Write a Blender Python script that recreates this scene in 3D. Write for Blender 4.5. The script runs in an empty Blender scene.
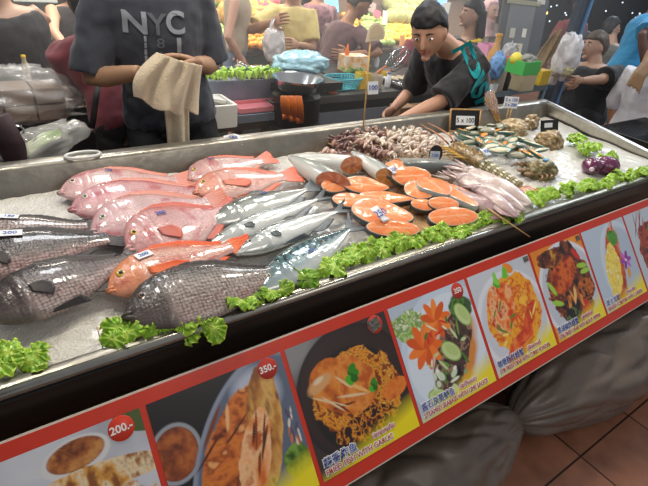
import bpy, math, random
import numpy as np
from mathutils import Vector, Matrix, noise as mn
R = math.radians
sin, cos, pi = math.sin, math.cos, math.pi
random.seed(7); rng = np.random.default_rng(7)
SC = bpy.context.scene
COL = SC.collection
V = Vector

# ------------------------------------------------------------ camera
FOC, YAW, PITCH, ROLL = 481.25, 0.6597, 0.5435, 0.1139
CAM = V((0, -0.8713, 1.65))
_fw = V((sin(YAW)*cos(PITCH), cos(YAW)*cos(PITCH), -sin(PITCH)))
_r = _fw.cross(V((0, 0, 1))).normalized(); _u = _r.cross(_fw)
CR = _r*cos(ROLL) + _u*sin(ROLL); CU = -_r*sin(ROLL) + _u*cos(ROLL)
def ray(px, py): return _fw*FOC + CR*(px-324) - CU*(py-243)
def dp(px, py, D): return CAM + ray(px, py)*(D/FOC)                      # a point at viewing depth D
def zz(px, py, z): d = ray(px, py); return CAM + d*((z-CAM.z)/d.z)
def yy(px, py, y): d = ray(px, py); return CAM + d*((y-CAM.y)/d.y)
ICE_A, ICE_B = .835, .06
def ice(px, py, h=0):                                                    # a point on the sloping ice bed (h above it)
    d = ray(px, py); a = ICE_A+h
    return CAM + d*((a+ICE_B*CAM.y-CAM.z)/(d.z-ICE_B*d.y))
cd = bpy.data.cameras.new('camera'); cam = bpy.data.objects.new('camera', cd); COL.objects.link(cam)
cam.matrix_world = Matrix(((CR.x, CU.x, -_fw.x, CAM.x), (CR.y, CU.y, -_fw.y, CAM.y), (CR.z, CU.z, -_fw.z, CAM.z), (0, 0, 0, 1)))
cd.sensor_width = 36; cd.lens = FOC*36/648; cd.clip_start = .02; cd.clip_end = 200
SC.camera = cam

# ------------------------------------------------------------ materials
_mats = {}
def srgb(c):
    if isinstance(c, str): c = [int(c[i:i+2], 16)/255 for i in (0, 2, 4)]
    return tuple(x/12.92 if x <= .04045 else ((x+.055)/1.055)**2.4 for x in c[:3])
def mat(name, col='888888', rough=.5, metal=0, noise=0, nscale=20, col2=None, bump=0, bscale=60, spec=.5, coat=0,
        vc=False, emit=0, alpha=1, trans=0, sss=0, sheen=0, scales=None, ior=1.45, stretch=None, aniso=0):
    if name in _mats: return _mats[name]
    m = bpy.data.materials.new(name); m.use_nodes = True; nt = m.node_tree; N = nt.nodes; L = nt.links
    b = N['Principled BSDF']; tc = N.new('ShaderNodeTexCoord')
    src = tc.outputs['Object']
    if stretch:
        mp = N.new('ShaderNodeMapping'); mp.inputs['Scale'].default_value = stretch; L.new(src, mp.inputs[0]); src = mp.outputs[0]
    c = srgb(col)+(1,)
    b.inputs['Base Color'].default_value = c
    out = None
    if vc:
        a = N.new('ShaderNodeVertexColor'); a.layer_name = 'Col'; out = a.outputs[0]
    if noise or col2:
        n = N.new('ShaderNodeTexNoise'); n.inputs['Scale'].default_value = nscale; n.inputs['Detail'].default_value = 6; n.inputs['Roughness'].default_value = .6
        L.new(src, n.inputs['Vector'])
        rp = N.new('ShaderNodeValToRGB'); rp.color_ramp.elements[0].position = .35; rp.color_ramp.elements[1].position = .65
        L.new(n.outputs[0], rp.inputs[0])
        mx = N.new('ShaderNodeMix'); mx.data_type = 'RGBA'
        if col2:
            rp.color_ramp.elements[0].color = (0, 0, 0, 1)
            L.new(rp.outputs[0], mx.inputs['Factor'])
            if out: L.new(out, mx.inputs[6])
            else: mx.inputs[6].default_value = c
            mx.inputs[7].default_value = srgb(col2)+(1,)
        else:
            mx.blend_type = 'MULTIPLY'; mx.inputs['Factor'].default_value = noise
            rp.color_ramp.elements[0].color = (.25, .25, .25, 1)
            if out: L.new(out, mx.inputs[6])
            else: mx.inputs[6].default_value = c
            L.new(rp.outputs[0], mx.inputs[7])
        out = mx.outputs[2]
    hsrc = None
    if scales:                                                            # fish scales: dark rim cells on the body's own (length, girth) coordinates
        su, sv, amt = scales
        uv = N.new('ShaderNodeUVMap'); uv.uv_map = 'UV'
        mp = N.new('ShaderNodeMapping'); mp.inputs['Scale'].default_value = (su, sv, 1); L.new(uv.outputs[0], mp.inputs[0])
        vo = N.new('ShaderNodeTexVoronoi'); vo.voronoi_dimensions = '2D'; vo.inputs['Scale'].default_value = 1; vo.inputs['Randomness'].default_value = .35
        L.new(mp.outputs[0], vo.inputs['Vector'])
        r2 = N.new('ShaderNodeValToRGB'); r2.color_ramp.elements[0].color = (1, 1, 1, 1); r2.color_ramp.elements[1].color = (1-amt,)*3+(1,)
        r2.color_ramp.elements[0].position = .3; r2.color_ramp.elements[1].position = .6
        L.new(vo.outputs['Distance'], r2.inputs[0])
        al = N.new('ShaderNodeVertexColor'); al.layer_name = 'Col'
        m2 = N.new('ShaderNodeMix'); m2.data_type = 'RGBA'; m2.blend_type = 'MULTIPLY'
        L.new(al.outputs['Alpha'], m2.inputs['Factor']); L.new(out, m2.inputs[6]); L.new(r2.outputs[0], m2.inputs[7]); out = m2.outputs[2]
        hsrc = r2.outputs[0]
    if out: L.new(out, b.inputs['Base Color'])
    if bump:
        bn = N.new('ShaderNodeTexNoise'); bn.inputs['Scale'].default_value = bscale; bn.inputs['Detail'].default_value = 4
        L.new(src, bn.inputs['Vector'])
        bp = N.new('ShaderNodeBump'); bp.inputs['Strength'].default_value = bump; bp.inputs['Distance'].default_value = .01
        h = bn.outputs[0]
        if hsrc:
            ad = N.new('ShaderNodeMath'); ad.operation = 'MULTIPLY_ADD'; ad.inputs[1].default_value = .25; L.new(hsrc, ad.inputs[0]); L.new(h, ad.inputs[2]); h = ad.outputs[0]
        L.new(h, bp.inputs['Height']); L.new(bp.outputs[0], b.inputs['Normal'])
    b.inputs['Roughness'].default_value = rough; b.inputs['Metallic'].default_value = metal
    b.inputs['Specular IOR Level'].default_value = spec; b.inputs['Coat Weight'].default_value = coat; b.inputs['Coat Roughness'].default_value = .08
    b.inputs['IOR'].default_value = ior
    if trans: b.inputs['Transmission Weight'].default_value = trans
    if alpha < 1: b.inputs['Alpha'].default_value = alpha
    if sss: b.inputs['Subsurface Weight'].default_value = sss; b.inputs['Subsurface Radius'].default_value = (.02, .01, .006)
    if sheen: b.inputs['Sheen Weight'].default_value = sheen
    if emit:
        if out: L.new(out, b.inputs['Emission Color'])
        else: b.inputs['Emission Color'].default_value = c
        b.inputs['Emission Strength'].default_value = emit
    _mats[name] = m; return m

# ------------------------------------------------------------ geometry
class G:
    def __init__(s): s.v = []; s.f = []; s.c = []; s.uv = []; s.mi = []
    def add(s, vs, fs, col=None, uv=None, mi=0):
        o = len(s.v); s.v += [tuple(p) for p in vs]; s.f += [tuple(i+o for i in f) for f in fs]
        s.mi += [mi]*len(fs)
        n = len(vs)
        if col is None: s.c += [(1, 1, 1, 1)]*n
        elif isinstance(col, (list, np.ndarray)) and len(col) == n: s.c += [tuple(c) if len(c) == 4 else tuple(c)+(1,) for c in col]
        else: s.c += [tuple(col[:3])+(1,)]*n
        s.uv += list(uv) if uv is not None else [(0, 0)]*n
        return s
    def box(s, c, d, M=None, col=None, mi=0):
        c = V(c); x, y, z = [k/2 for k in d]
        vs = [V((a*x, b*y, e*z)) for a in (-1, 1) for b in (-1, 1) for e in (-1, 1)]
        if M is not None: vs = [M @ p for p in vs]
        return s.add([p+c for p in vs], [(0, 1, 3, 2), (4, 6, 7, 5), (0, 4, 5, 1), (2, 3, 7, 6), (0, 2, 6, 4), (1, 5, 7, 3)], col, mi=mi)
    def loft(s, secs, n=16, col=None, pw=1, cap=True, uvs=False, mi=0):
        # secs: (centre, U, W, ru, rw)
        vs = []; uv = []; cs = []
        for i, (c, U, W, ru, rw) in enumerate(secs):
            for k in range(n):
                a = 2*pi*k/n; ca, sa = cos(a), sin(a)
                if pw != 1: ca = math.copysign(abs(ca)**pw, ca); sa = math.copysign(abs(sa)**pw, sa)
                vs.append(c+U*(ru*ca)+W*(rw*sa)); uv.append((i/(len(secs)-1), k/n))
                if callable(col): cs.append(col(i/(len(secs)-1), k/n))
        fs = [(i*n+k, i*n+(k+1) % n, (i+1)*n+(k+1) % n, (i+1)*n+k) for i in range(len(secs)-1) for k in range(n)]
        if cap: fs += [tuple(range(n-1, -1, -1)), tuple((len(secs)-1)*n+k for k in range(n))]
        return s.add(vs, fs, cs if callable(col) else col, uv, mi)
    def tube(s, path, rad, n=8, col=None, flat=1, up=None, cap=True, pw=1, mi=0):
        P = [V(p) for p in path]
        if not hasattr(rad, '__len__'): rad = [rad]*len(P)
        secs = []; U = V(up) if up is not None else None
        for i, p in enumerate(P):
            t = (P[min(i+1, len(P)-1)]-P[max(i-1, 0)])
            t = t.normalized() if t.length > 1e-9 else V((0, 0, 1))
            if U is None: U = t.orthogonal()
            U = (U-t*U.dot(t)); U = U.normalized() if U.length > 1e-6 else t.orthogonal().normalized()
            W = t.cross(U)
            secs.append((p, U, W, rad[i]*flat, rad[i]))
        return s.loft(secs, n, col, pw, cap, mi=mi)
    def ell(s, c, r, M=None, nu=14, nv=10, col=None, f=None, mi=0):
        c = V(c); r = V((r, r, r)) if not hasattr(r, '__len__') else V(r)
        vs = []; 
        for j in range(nv+1):
            th = pi*j/nv
            for i in range(nu):
                a = 2*pi*i/nu; d = V((sin(th)*cos(a), sin(th)*sin(a), cos(th)))
                p = V((d.x*r.x, d.y*r.y, d.z*r.z))
                if f: p = f(p, d)
                if M is not None: p = M @ p
                vs.append(p+c)
        fs = [(j*nu+i, (j+1)*nu+i, (j+1)*nu+(i+1) % nu, j*nu+(i+1) % nu) for j in range(nv) for i in range(nu)]
        return s.add(vs, fs, col, mi=mi)
    def grid(s, fn, nu, nv, col=None, closed=False, mi=0):
        vs = [fn(i/nu, j/nv) for j in range(nv+1) for i in range(nu+1)]
        cs = [col(i/nu, j/nv) for j in range(nv+1) for i in range(nu+1)] if callable(col) else col
        uv = [(i/nu, j/nv) for j in range(nv+1) for i in range(nu+1)]
        w = nu+1
        return s.add(vs, [(j*w+i, j*w+i+1, (j+1)*w+i+1, (j+1)*w+i) for j in range(nv) for i in range(nu)], cs, uv, mi)
    def prism(s, pts, z0, z1, M=None, col=None, mi=0):
        n = len(pts); vs = [V((p[0], p[1], z0)) for p in pts]+[V((p[0], p[1], z1)) for p in pts]
        if M is not None: vs = [M @ p for p in vs]
        return s.add(vs, [tuple(range(n-1, -1, -1)), tuple(range(n, 2*n))]+[(i, (i+1) % n, n+(i+1) % n, n+i) for i in range(n)], col, mi=mi)
    def lathe(s, prof, c=(0, 0, 0), n=24, M=None, col=None, mi=0, sy=1):
        c = V(c); vs = []
        for r, z in prof:
            for k in range(n):
                p = V((r*cos(2*pi*k/n), sy*r*sin(2*pi*k/n), z))
                vs.append((M @ p if M is not None else p)+c)
        fs = [(i*n+k, i*n+(k+1) % n, (i+1)*n+(k+1) % n, (i+1)*n+k) for i in range(len(prof)-1) for k in range(n)]
        return s.add(vs, fs, col, mi=mi)

MW = {}                                                                  # root name -> its matrix, for world-space parts
def tag(o, label=None, cat=None, group=None, kind=None):
    for k, v in (('label', label), ('category', cat), ('group', group), ('kind', kind)):
        if v: o[k] = v
    return o
def root(name, label, cat, loc=(0, 0, 0), M=None, group=None, kind=None):
    o = bpy.data.objects.new(name, None); COL.objects.link(o); o.empty_display_size = .05
    o.matrix_world = M if M is not None else Matrix.Translation(V(loc))
    MW[o.name] = o.matrix_world.copy()
    return tag(o, label, cat, group, kind)
def mesh_of(name, g):
    me = bpy.data.meshes.new(name); me.from_pydata([tuple(v) for v in g.v], [], g.f)
    a = me.color_attributes.new('Col', 'FLOAT_COLOR', 'POINT'); a.data.foreach_set('color', np.array(g.c, dtype=np.float32).ravel())
    if any(u != (0, 0) for u in g.uv[:50]):
        uvl = me.uv_layers.new(name='UV'); li = np.empty(len(me.loops), dtype=np.int32); me.loops.foreach_get('vertex_index', li)
        uvl.data.foreach_set('uv', np.array(g.uv, dtype=np.float32)[li].ravel())
    return me
def evald(ob):                                                            # bake modifiers
    dg = bpy.context.evaluated_depsgraph_get(); dg.update()
    me = bpy.data.meshes.new_from_object(ob.evaluated_get(dg)); old = ob.data; ob.modifiers.clear(); ob.data = me
    return ob
def build(name, g, m, parent=None, label=None, cat=None, group=None, kind=None, smooth=True, bevel=0, solid=0, sub=0, remesh=0, smi=0,
          local=False, disp=0, dscale=.1, angle=None, base=True):
    me = mesh_of(name, g) if isinstance(g, G) else g
    ob = bpy.data.objects.new(name, me)
    ms = m if isinstance(m, (list, tuple)) else [m]
    for k in ms: me.materials.append(k)
    if isinstance(g, G) and len(ms) > 1: me.polygons.foreach_set('material_index', g.mi)
    if parent is None and base and isinstance(g, G):
        a = np.array(g.v); c = V((float((a[:, 0].min()+a[:, 0].max())/2), float((a[:, 1].min()+a[:, 1].max())/2), float(a[:, 2].min())))
        me.transform(Matrix.Translation(-c)); ob.location = c
    COL.objects.link(ob)
    if remesh:
        md = ob.modifiers.new('r', 'REMESH'); md.mode = 'VOXEL'; md.voxel_size = remesh
        if smi: md = ob.modifiers.new('s', 'SMOOTH'); md.factor = .5; md.iterations = smi
        evald(ob); me = ob.data
        if disp:
            n = len(me.vertices); co = np.empty(n*3); me.vertices.foreach_get('co', co); co = co.reshape(-1, 3)
            no = np.empty(n*3, dtype=np.float32); me.vertices.foreach_get('normal', no); no = no.reshape(-1, 3)
            d = np.array([mn.noise(V(p)/dscale)+.5*mn.noise(V(p)/dscale*2.3) for p in co])
            co += no*(d*disp)[:, None]; me.vertices.foreach_set('co', co.ravel()); me.update()
        if not me.materials:
            for k in ms: me.materials.append(k)
    if bevel: md = ob.modifiers.new('b', 'BEVEL'); md.width = bevel; md.segments = 2; md.limit_method = 'ANGLE'
    if solid: md = ob.modifiers.new('t', 'SOLIDIFY'); md.thickness = solid; md.offset = 0
    if sub: md = ob.modifiers.new('u', 'SUBSURF'); md.levels = sub; md.render_levels = sub
    me = ob.data
    if smooth:
        me.polygons.foreach_set('use_smooth', [True]*len(me.polygons))
        if angle:
            try: me.set_sharp_from_angle(angle=R(angle))
            except Exception: pass
    if parent is not None:
        ob.parent = parent
        if not local: ob.matrix_parent_inverse = MW[parent.name if parent.name in MW else parent['_r']].inverted() if parent.name in MW else Matrix.Identity(4)
    return tag(ob, label, cat, group, kind)
def copy_tree(o, M=None, label=None, group=None, parent=None):
    c = o.copy(); COL.objects.link(c)
    if parent is not None: c.parent = parent
    if M is not None: c.matrix_world = M
    if label: c['label'] = label
    if group: c['group'] = group
    for ch in o.children: copy_tree(ch, parent=c)
    return c
def frame(o, X, Z):                                                      # matrix with local x along X and local z near Z
    X = V(X).normalized(); Z = V(Z); Y = Z.cross(X).normalized(); Z = X.cross(Y)
    return Matrix(((X.x, Y.x, Z.x, o[0]), (X.y, Y.y, Z.y, o[1]), (X.z, Y.z, Z.z, o[2]), (0, 0, 0, 1)))
_tx = {}
def text(body, size, M, m, parent=None, name='lettering', off=0, extrude=.0004, align='LEFT', shear=0, squash=1, local=True):
    cu = bpy.data.curves.new('t', 'FONT'); cu.body = body; cu.size = size; cu.extrude = extrude; cu.offset = off; cu.align_x = align; cu.align_y = 'CENTER'
    cu.shear = shear; cu.resolution_u = 3
    ob = bpy.data.objects.new('t', cu); COL.objects.link(ob)
    dg = bpy.context.evaluated_depsgraph_get(); dg.update()
    me = bpy.data.meshes.new_from_object(ob.evaluated_get(dg)); bpy.data.objects.remove(ob); bpy.data.curves.remove(cu)
    me.transform(M @ Matrix.Diagonal((squash, 1, 1, 1))); me.materials.clear(); me.materials.append(m)
    o = bpy.data.objects.new(name, me); COL.objects.link(o)
    if parent is not None:
        o.parent = parent
        if not local: o.matrix_parent_inverse = MW[parent.name].inverted()
    return o
def vn(v, sc, k=0): return mn.noise(V(v)*sc+V((k*7.1, k*3.3, k)))
def mixc(a, b, t): t = max(0, min(1, t)); return tuple(a[i]*(1-t)+b[i]*t for i in range(3))
def sm(a, b, x): t = max(0, min(1, (x-a)/(b-a))); return t*t*(3-2*t)
S = srgb
# ------------------------------------------------------------ display counter (sloping steel tray on a cabinet)
XL, XR = -1.0, 2.985
TY, TZ = .844, .966                                                      # back rim
steel = mat('brushed_steel', 'b9b5aa', .28, .85, noise=.25, nscale=9, bump=.08, bscale=25, stretch=(.4, 3, 3))
steel_wet = mat('wet_steel', '9a958a', .3, .7, noise=.35, nscale=14, bump=.15, bscale=30)
dark_fascia = mat('dark_fascia', '1c1612', .32, .2, noise=.4, nscale=5, bump=.05)
floor_m = mat('floor_tile', 'a8745a', .35)
def tile_floor():
    m = floor_m; nt = m.node_tree; N = nt.nodes; L = nt.links; b = N['Principled BSDF']
    tc = N.new('ShaderNodeTexCoord'); mp = N.new('ShaderNodeMapping'); mp.inputs['Location'].default_value = (.31, .147, 0)
    br = N.new('ShaderNodeTexBrick'); br.offset = 0; br.inputs['Scale'].default_value = 1; br.inputs['Brick Width'].default_value = .4; br.inputs['Row Height'].default_value = .4
    br.inputs['Mortar Size'].default_value = .004; br.inputs['Color1'].default_value = S('8f604a')+(1,); br.inputs['Color2'].default_value = S('9c6a52')+(1,); br.inputs['Mortar'].default_value = S('2e1c16')+(1,)
    no = N.new('ShaderNodeTexNoise'); no.inputs['Scale'].default_value = 9; no.inputs['Detail'].default_value = 8
    mx = N.new('ShaderNodeMix'); mx.data_type = 'RGBA'; mx.blend_type = 'OVERLAY'; mx.inputs['Factor'].default_value = .6
    L.new(tc.outputs['Object'], mp.inputs[0]); L.new(mp.outputs[0], br.inputs[0]); L.new(tc.outputs['Object'], no.inputs[0])
    L.new(br.outputs[0], mx.inputs[6]); L.new(no.outputs[0], mx.inputs[7]); L.new(mx.outputs[2], b.inputs['Base Color'])
tile_floor()
g = G(); g.box((4, 4, -.05), (24, 18, .1)); build('floor', g, floor_m, kind='structure', smooth=False)

cr = root('display_counter', 'long stainless steel fish display counter with a sloping ice tray', 'counter', (1, .42, 0))
# basin: cross-section swept along x with end walls
def rimz(y): return .85+(TZ-.85)*y/TY
g = G()
prof = [(-.012, .815), (-.022, .835), (-.018, .848), (-.005, .853), (.012, .852), (.02, .846), (.03, .815), (.05, .795), (.74, .835), (.80, .85), (.825, .955), (.832, .966), (.855, .97), (.885, .966), (.89, .95), (.885, .93)]
n = len(prof); xs = [XL, XL+.03, XL+.04, XR-.05, XR-.035, XR]
def pt(x, k):
    y, z = prof[k]; return (x, y, z)
for a, b in ((XL, XR),):
    st = 40
    vs = [(a+(b-a)*i/st, y, z) for i in range(st+1) for (y, z) in prof]
    g.add(vs, [(i*n+k, (i+1)*n+k, (i+1)*n+k+1, i*n+k+1) for i in range(st) for k in range(n-1)])
build('tray_basin', g, steel_wet, cr, solid=.003, angle=50)
for x0, sgn in ((XR, 1), (XL, -1)):                                       # end walls with a folded rim
    g = G(); pr = [(0, -.12), (0, -.005), (.008, .0), (.045, .0), (.05, -.008), (.05, -.12)]
    g2 = [(-.02, 0), (.02, 0), (.42, 0), (.87, 0), (.89, 0)]
    vs = [(x0+sgn*dx, y, rimz(max(0, min(TY, y)))+dz) for (y, _) in g2 for (dx, dz) in pr]; k = len(pr)
    g.add(vs, [(i*k+j, (i+1)*k+j, (i+1)*k+j+1, i*k+j+1) for i in range(len(g2)-1) for j in range(k-1)])
    build('end_rim', g, steel, cr, solid=.003, angle=50)
g = G(); g.tube([(XL, -.014, .842), (XR+.05, -.014, .842)], .013, 12); build('front_lip', g, mat('lip_steel', 'a9a69c', .25, .9, noise=.3, nscale=12), cr)
g = G(); g.box(((XL+XR)/2, -.015, .79), (XR-XL+.09, .03, .09)); build('front_fascia', g, dark_fascia, cr, smooth=False, bevel=.004)
g = G(); g.box(((XL+XR)/2, .42, .38), (XR-XL+.06, .83, .74)); build('cabinet', g, mat('cabinet_skirt', '3d3528', .7, noise=.5, nscale=6, bump=.3, bscale=8), cr, smooth=False, bevel=.01)

# ice bed: one uncountable mass
tan = S('b98f58'); white = S('eeeae0'); grey = S('c9c8c4')
def icez(x, y):
    z = ICE_A+ICE_B*y-.006
    z += .010*mn.noise(V((x*5, y*5, 0)))+.004*mn.noise(V((x*22, y*22, 3)))+.0018*mn.noise(V((x*80, y*80, 5)))
    return min(z, .845+.1*y) if y < .05 else z
def ice_col(x, y):
    c = mixc(white, grey, .5+.6*mn.noise(V((x*4, y*4, 1))))
    k = sm(1.08, 1.2, x)*(1-sm(1.62, 1.75, x))*sm(.02, .1, y)*(1-sm(.5, .62, y))
    c = mixc(c, tan, k*(.95+.5*mn.noise(V((x*9, y*9, 2)))))
    k2 = sm(.25, .1, y)*(1-sm(.35, .5, x))*.25
    return mixc(c, S('b7a88c'), k2)
g = G(); nx, ny = 520, 130
X0, X1, Y0, Y1 = XL+.02, XR-.01, .028, .808
g.grid(lambda u, v: (X0+(X1-X0)*u, Y0+(Y1-Y0)*v, icez(X0+(X1-X0)*u, Y0+(Y1-Y0)*v)), nx, ny, col=lambda u, v: ice_col(X0+(X1-X0)*u, Y0+(Y1-Y0)*v))
icem = mat('crushed_ice', rough=.22, vc=True, bump=.6, bscale=120, spec=.6, coat=.4, noise=.15, nscale=50)
build('crushed_ice', g, icem, label='bed of crushed ice filling the steel display tray', cat='ice', kind='stuff', base=False)

# ------------------------------------------------------------ menu board, leaning out below the lip
BY, BZ, BL, BE, PX0, PS = -.05, .768, .4285, .7144, .1469-.3571, .3571
BU = V((1, 0, 0)); BV = V((0, -sin(BE), -cos(BE))); BN = V((0, -cos(BE), sin(BE)))
# board is shifted a little against the fitted plane, keeping its picture size
k_ = ((V((0, BY, BZ))-CAM).length)/((V((0, -.0714, .7783))-CAM).length)
BX0 = PX0-.02; BX1 = PX0+PS*8+.012
Mb = Matrix(((1, 0, BN.x, 0), (0, -BV.y, BN.y, -.0714), (0, -BV.z, BN.z, .7783), (0, 0, 0, 1)))   # local x right, y up the board, z out
board = root('menu_board', 'long red menu board with eight dish photographs leaning below the fish tray', 'menu board', M=Mb)
g = G(); g.box(((BX0+BX1)/2, -BL/2, -.006), (BX1-BX0, BL, .012)); build('backing', g, mat('board_edge_white', 'd8cfc0', .6), board, smooth=False, local=True)
red = mat('menu_red', 'd23212', .38, noise=.12, nscale=8, coat=.15)
g = G(); g.box(((BX0+BX1)/2, -BL/2, .0006), (BX1-BX0-.002, BL-.008, .0012)); build('red_print', g, red, board, smooth=False, local=True)

def vnoise(h, w, fx, fy, oct=4, seed=0):
    r = np.random.default_rng(seed); out = np.zeros((h, w)); amp = 1; tot = 0
    for o in range(oct):
        gx, gy = int(fx*2**o)+2, int(fy*2**o)+2; gr = r.random((gy, gx))
        x = np.linspace(0, gx-1.001, w); y = np.linspace(0, gy-1.001, h); xi = x.astype(int); yi = y.astype(int); xf = x-xi; yf = (y-yi)[:, None]
        xf = xf*xf*(3-2*xf); yf = yf*yf*(3-2*yf)
        a = gr[yi][:, xi]*(1-xf)+gr[yi][:, xi+1]*xf; b = gr[yi+1][:, xi]*(1-xf)+gr[yi+1][:, xi+1]*xf
        out += amp*(a*(1-yf)+b*yf); tot += amp; amp *= .55
    return out/tot
PW, PH = 150, 160
class Paint:
    def __init__(s, bg):
        s.U, s.W = np.meshgrid(np.linspace(0, 1, PW), np.linspace(0, 1, PH)); s.im = np.ones((PH, PW, 3))*np.array(S(bg)); s.k = 0
    def nz(s, f, oct=4, fy=None): s.k += 1; return vnoise(PH, PW, f, fy or f, oct, s.k*13+5)
    def mask_ell(s, cx, cy, rx, ry, rot=0, wob=0, soft=.03):
        a = R(rot); dx = s.U-cx; dy = s.W-cy; x = dx*cos(a)+dy*sin(a); y = -dx*sin(a)+dy*cos(a)
        d = np.sqrt((x/rx)**2+(y/ry)**2)
        if wob: d = d+(s.nz(7)-.5)*wob*2
        return np.clip((1-d)/soft+.5, 0, 1)
    def put(s, m, c): m = m[..., None]; s.im = s.im*(1-m)+np.array(c)*m
    def ell(s, cx, cy, rx, ry, c, rot=0, wob=0, soft=.04, op=1): s.put(s.mask_ell(cx, cy, rx, ry, rot, wob, soft)*op, S(c) if isinstance(c, str) else c)
    def tex(s, m, cols, f=10, fy=None, oct=4, con=2.2):
        n = np.clip((s.nz(f, oct, fy)-.5)*con+.5, 0, .9999)*(len(cols)-1); i = n.astype(int); t = (n-i)[..., None]; C = np.array([S(c) for c in cols])
        s.im = s.im*(1-m[..., None])+(C[i]*(1-t)+C[np.minimum(i+1, len(cols)-1)]*t)*m[..., None]
    def strokes(s, n, cx, cy, rx, ry, cols, ln=.06, w=.01, rot=None, seed=1):
        r = random.Random(seed)
        for _ in range(n):
            a = r.random()*2*pi; q = math.sqrt(r.random()); s.ell(cx+rx*q*cos(a), cy+ry*q*sin(a), ln*r.uniform(.5, 1.2), w*r.uniform(.7, 1.4), r.choice(cols), (rot if rot is not None else r.uniform(0, 180))+r.uniform(-25, 25), soft=.35)
def p0():
    p = Paint('b9b9be'); p.tex(np.ones((PH, PW)), ['a8a9b2', 'c6c8d0', 'd3d5da'], 2)
    p.ell(.2, .9, .9, .75, 'c9ccd6', 0, 0, .03); p.ell(1.05, 0, .2, .14, '4d5c26', 0, .3)
    m = p.mask_ell(.42, .62, .66, .36, 12, .16); p.tex(m, ['5a3014', 'a8692e', 'e6d3b0', 'b9793a', 'efe6d2', '6d3c18'], 9, 14)
    p.ell(.60, .13, .19, .11, 'd9d8d6', -4, 0, .05); p.ell(.60, .12, .16, .085, '8a4a1a', -4, 0, .06); p.tex(p.mask_ell(.60, .12, .155, .08, -4), ['6f3412', 'a8602a', 'c88a48'], 18)
    m = p.mask_ell(.72, .30, .36, .085, 6, .1); p.tex(m, ['8a4f1e', 'd99a3e', 'e8d6ae', 'a0622a'], 16, 10)
    p.strokes(16, .4, .75, .45, .22, ['f1e6cd', '4a2510', 'c98635'], .1, .012, 160, 3)
    return p
def p1():
    p = Paint('120e0d'); p.ell(.10, .36, .17, .19, '9aa0a8', 12, 0, .06); p.ell(.10, .36, .145, .165, '7a3413', 12); p.tex(p.mask_ell(.10, .36, .14, .16, 12), ['6a2c12', '9c4c1a', 'b8672a'], 14)
    p.ell(.64, .62, .46, .74, '8e98ab', 32, 0, .02); p.ell(.64, .62, .43, .70, '5f697e', 32, 0, .05); p.ell(.74, .2, .18, .16, 'b9c2d2', 28, 0, .5); p.ell(.3, .8, .12, .3, '77819a', 28, 0, .5)
    m = p.mask_ell(.5, .58, .27, .50, 34, .12); p.tex(m, ['6a2c0c', 'b85a1a', 'e0802a', 'd2702a', '9a4612', 'f0a860'], 6, 9)
    m = p.mask_ell(.72, .45, .14, .44, 14, .1); p.tex(m, ['8a5020', 'c88a3c', 'e0b060', '7c4416'], 12, 5)
    m = p.mask_ell(.6, .6, .12, .3, 24, .15); p.tex(m, ['d86a20', 'f0a060', 'f8c490', 'c05a18'], 7)
    p.strokes(12, .5, .5, .22, .34, ['5a2408', 'f0bc80', '7e3c10'], .14, .010, 122, 5)
    p.ell(.5, .86, .17, .05, '5c5864', 14, .1, .12); m = p.mask_ell(.28, .86, .2, .12, 20, .3); p.tex(m, ['8f7a60', '5a3418', 'c0a078', '9a6a3a'], 12)
    m = p.mask_ell(.9, .76, .11, .11, 0, .3); p.tex(m, ['22390f', '4e7a1c', '7da33a'], 20); p.strokes(10, .93, .52, .06, .12, ['d8762a', 'e6d8c8', '5a4a6a'], .06, .008, 100, 8)
    return p
def p2():
    p = Paint('3a302c'); p.ell(.02, .02, .35, .2, '8b8a8c', -30, 0, .8); p.ell(.52, .5, .56, .52, '2a1d1c', 0, 0, .02); p.ell(.52, .5, .52, .48, '33231f', 0, 0, .05); p.ell(.5, .55, .42, .4, '1d1311', 0, 0, .1)
    m = p.mask_ell(.53, .52, .42, .35, 20, .22); p.tex(m, ['7d3606', 'd07a10', 'f0a52a', 'b85a0a', 'f5bb4a', '8a4208'], 22, oct=3, con=3)
    m = p.mask_ell(.42, .42, .32, .22, 25, .1); p.tex(m, ['a04a0c', 'd8741a', 'e8933a', 'c05a10'], 6)
    p.ell(.2, .34, .12, .05, 'dca468', -15, .3, .4); p.ell(.2, .31, .05, .02, 'e8d0ac', -15, .3, .5); m = p.mask_ell(.87, .62, .14, .075, -8, .06); p.tex(m, ['c4560c', 'e8842a', 'd96c16'], 12)
    p.strokes(7, .35, .52, .2, .14, ['7a2c06', 'f0b868', 'e8c89a'], .14, .012, 30, 4)
    for cx, cy, s_ in ((.5, .37, 1), (.67, .52, .7)):
        for i in range(7): p.ell(cx+.04*s_*cos(i*2.3), cy+.05*s_*sin(i*1.7), .035*s_, .03*s_, ['2f8a12', '4fae1e', '1f6a10'][i % 3], i*40, .2, .2)
    m = p.mask_ell(.53, .78, .3, .11, 0, .3); p.tex(m, ['3a1606', 'a8560c', 'e89a28', '2a1208'], 26, oct=2, con=3.5)
    return p
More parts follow.
